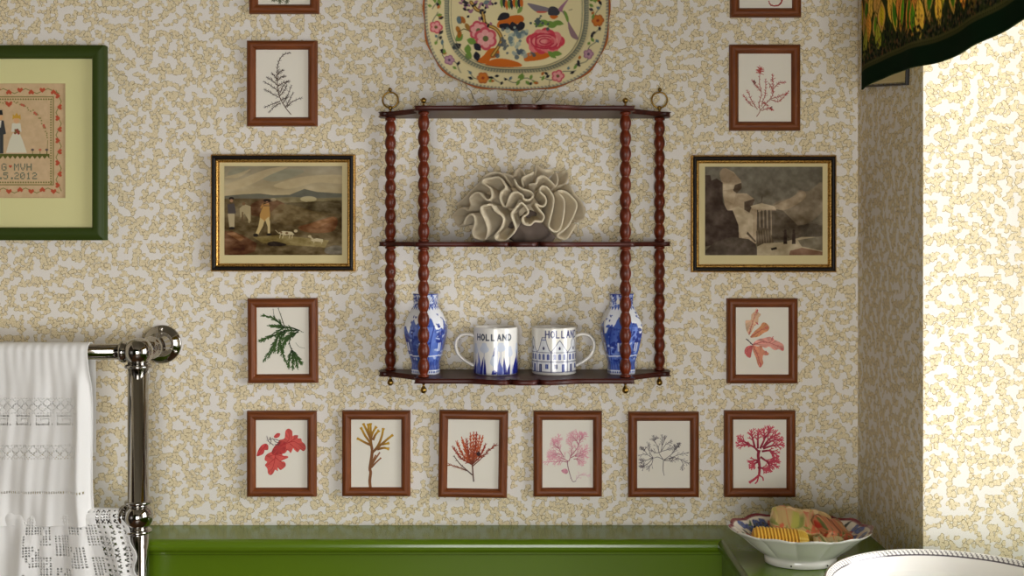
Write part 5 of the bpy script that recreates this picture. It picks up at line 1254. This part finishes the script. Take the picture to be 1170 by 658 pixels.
    def wrapc(seed, base, cols):
        c = Canvas(200, 200, (0, 0, 1, 1), base); rng = random.Random(seed)
        for i in range(110): c.leaf(rng.random(), rng.random(), rng.uniform(.08, .3), rng.uniform(.03, .10), rng.uniform(0, 6.28), cols[i % len(cols)], .95)
        for i in range(14): c.line([(rng.random(), rng.random()), (rng.random(), rng.random())], .012, cols[i % len(cols)], .6)
        return c
    packet((cx+.006, cy+.024, z0+.0605), (.105, .070, .022), Euler((math.radians(22), math.radians(4), math.radians(-10))), wrapc(3, (206, 176, 118), [(216, 104, 70), (186, 184, 84), (230, 200, 150), (140, 150, 70), (222, 160, 120), (230, 206, 160)]), 'peach and green paper-wrapped soap topmost in the china dish', 3)
    packet((cx+.056, cy+.004, z0+.053), (.062, .060, .026), Euler((math.radians(18), math.radians(14), math.radians(15))), wrapc(7, (196, 120, 80), [(186, 52, 34), (96, 110, 50), (214, 160, 110), (120, 60, 30), (206, 90, 60)]), 'red and green paper-wrapped soap at the right inside the china dish', 7)
    packet((cx+.040, cy-.030, z0+.041), (.050, .030, .018), Euler((math.radians(14), 0, math.radians(4))), wrapc(11, (206, 190, 140), [(214, 130, 90), (110, 130, 60), (224, 200, 150)]), 'small pale pink and green patterned soap packet at the front right inside the china dish', 11)
bowl()

# ---------------------------------------------------------------- wash basin
def basin():
    cx, cy, z0 = .628, -.655, .7788; RA, RB = .192, .205
    root = empty('wash_basin', (cx, cy, z0), 'white oval ceramic basin with dark rope-patterned rim in the lower right corner', 'basin')
    H = .076; nt_ = 640; th = np.linspace(0, 2*PI, nt_, endpoint=False)
    pr = [(.62, 0), (.70, .006), (.82, .028), (.91, .052), (.96, .068), (.99, H-.001), (1.0, H+.0015), (.998, H+.003), (.985, H+.0035), (.972, H+.002), (.955, H-.003), (.945, H-.007), (.925, H-.014), (.90, H-.028), (.85, H-.048), (.72, .014), (.4, .009), (.02, .008)]
    V = np.array([np.stack([cx+RA*q*np.cos(th), cy+RB*q*np.sin(th), np.full(nt_, z0+z)], -1) for q, z in pr])
    def ringfine(q0, z0_, q1, z1_, n):
        return [(q0+(q1-q0)*i/n, z0_+(z1_-z0_)*i/n) for i in range(n)]
    fine = pr[:9]+ringfine(.985, H+.0035, .972, H+.002, 6)+ringfine(.972, H+.002, .955, H-.003, 12)+ringfine(.955, H-.003, .945, H-.007, 8)+pr[11:]
    V = np.array([np.stack([cx+RA*q*np.cos(th), cy+RB*q*np.sin(th), np.full(nt_, z0+z)], -1) for q, z in fine])
    col = np.ones((len(fine), nt_, 3))*lin((240, 238, 232)); dk = lin((92, 86, 92))
    for i, (q, z) in enumerate(fine):
        if 8 < i < 36:
            t = (.985-q)/.040
            if .15 < t < .85:
                ph = (np.arange(nt_)/nt_*160+t*1.2) % 1; m_ = (np.abs(ph-.5) < .16)
                if .72 < t: m_ = np.ones(nt_, bool)
                col[i, m_] = dk
    link('basin_body', grid('ba', V, wrap=True, col=col), PAINTC, root)
    link('basin_bottom', lathe([(0, .0005), (.62*RA, .0005)], (cx, cy, z0), 64, ex=1, ey=RB/RA, cap=False), WHITEC, root)
    link('drain', lathe([(0, .0095), (.020, .0095), (.022, .008)], (cx, cy, z0+.0005), 32), NICKEL, root)
basin()

# ---------------------------------------------------------------- window valance
def valance():
    xv, y0, y1, zb, zt = .600, -.287, -1.46, 1.598, 2.08
    nx, ny = 620, 260
    u = np.linspace(0, 1, nx); v = np.linspace(0, 1, ny); U, Vv = np.meshgrid(u, v)
    Yl = y0+(y1-y0)*U; s = (y0-Yl)
    low = zb+.006*np.sin(s*12)
    Z = zt+(low-zt)*Vv
    X = xv-.0035*Vv*np.sin(s*30+.4)-.0012*Vv*np.sin(s*56)-.003
    W, H = (y0-y1)*1000, (zt-zb)*1000
    c = Canvas(1180, 480, (0, 0, W, H), (58, 66, 34)); rng = random.Random(21)
    # leafy print
    for i in range(900):
        x, y = rng.uniform(0, W), rng.uniform(0, H-60); c.leaf(x, y, rng.uniform(10, 28), rng.uniform(5, 12), rng.uniform(.8, 2.3), rng.choice([(70, 96, 34), (52, 64, 30), (126, 104, 50), (150, 120, 60), (44, 52, 34)]), .9)
    for row in range(13):
        for k in range(44):
            x = k*27+rng.uniform(-9, 9)+13*(row % 2); y = row*34-20+rng.uniform(-12, 12)
            if y > H-98: continue
            cc = rng.choice([(226, 170, 78), (216, 156, 80), (222, 190, 92), (206, 168, 96), (178, 176, 70)]); L = rng.uniform(55, 82); a = PI/2+rng.uniform(-.3, .3); w = rng.uniform(27, 40)
            c.leaf(x, y, L, w, a, (50, 60, 24)); c.leaf(x+1, y+2, L-6, w-5, a, cc)
            if rng.random() < .5: c.leaf(x+2, y+8, L-20, w*.55, a, rng.choice([(70, 140, 40), (104, 164, 46), (206, 190, 60)]))
            c.line([(x, y), (x+(L-8)*math.cos(a), y+(L-8)*math.sin(a))], 1.4, (96, 84, 36))
            for j in range(6):
                t = .15+.12*j; px_, py_ = x+L*t*math.cos(a), y+L*t*math.sin(a); c.line([(px_, py_), (px_+7, py_+7)], 1, (120, 100, 44), .7); c.line([(px_, py_), (px_-7, py_+7)], 1, (120, 100, 44), .7)
    for i in range(2200):
        x, y = rng.uniform(0, W), H-34-abs(rng.gauss(0, 17)); c.disc(x, y, rng.uniform(1.2, 3.2), rng.choice([(24, 32, 26), (30, 40, 30), (96, 88, 62), (60, 66, 48), (26, 34, 28), (120, 84, 56)]), al=.9)
    c.poly([(0, H-34), (W, H-34), (W, H), (0, H)], (18, 44, 24))
    c.poly([(0, H-36), (W, H-36), (W, H-29), (0, H-29)], (86, 84, 48))
    for x in np.arange(0, W, 5): c.disc(x, H-36, 2.4, (92, 90, 52)); c.disc(x+2.5, H-33, 1.4, (50, 54, 30))
    root = empty('window_valance', (xv, y0, zb), 'green leaf-print fabric valance with dark green border hanging in front of the window', 'valance')
    o = link('patterned_fabric', grid('va', np.stack([X, Yl, Z], -1), col=c.sample(U*W, Vv*H), keep=None), FABRIC, root)
    m = o.modifiers.new('s', 'SOLIDIFY'); m.thickness = .003; m.offset = 0
    # pelmet board it hangs from
    link('pelmet_board', boxes([(xv-.006, y1, zt-.002, XR-.001, y0, zt+.016)]), JOINERY, root)
valance()

# ---------------------------------------------------------------- light
def area(name, loc, rot, sx, sy, power, col):
    l = bpy.data.lights.new(name, 'AREA'); l.shape = 'RECTANGLE'; l.size = sx; l.size_y = sy; l.energy = power; l.color = col
    o = bpy.data.objects.new(name, l); C.objects.link(o); o.location = loc; o.rotation_euler = rot; return o
area('window_daylight', (XG+.75, -.95, 1.45), (0, math.radians(90), 0), 2.2, 2.2, 148, (1.0, .99, .98))
area('added_front_fill', (0.0, YF-.09, 1.0), (math.radians(90), 0, 0), 1.15, 1.1, 40, (1.0, .98, .95))  # added fill lamp behind the camera, brightens the scene from the front
w = bpy.data.worlds.new('sky'); bpy.context.scene.world = w; w.use_nodes = True
w.node_tree.nodes['Background'].inputs[0].default_value = (.85, .93, 1.0, 1); w.node_tree.nodes['Background'].inputs[1].default_value = 1.0

cam = bpy.data.cameras.new('camera'); co = bpy.data.objects.new('camera', cam); C.objects.link(co)
co.location = (0, -D, CZ); co.rotation_euler = (math.radians(90), 0, 0)
cam.sensor_width = 36; cam.lens = S0*D/1170*36; cam.shift_x = -(VX-585)/1170; cam.shift_y = -(329-VY)/1170
cam.clip_start = .05
bpy.context.scene.camera = co
vs = bpy.context.scene.view_settings
vs.view_transform = 'Standard'; vs.look = 'None'; vs.gamma = 1.0; vs.exposure = 0.08; vs.use_curve_mapping = False
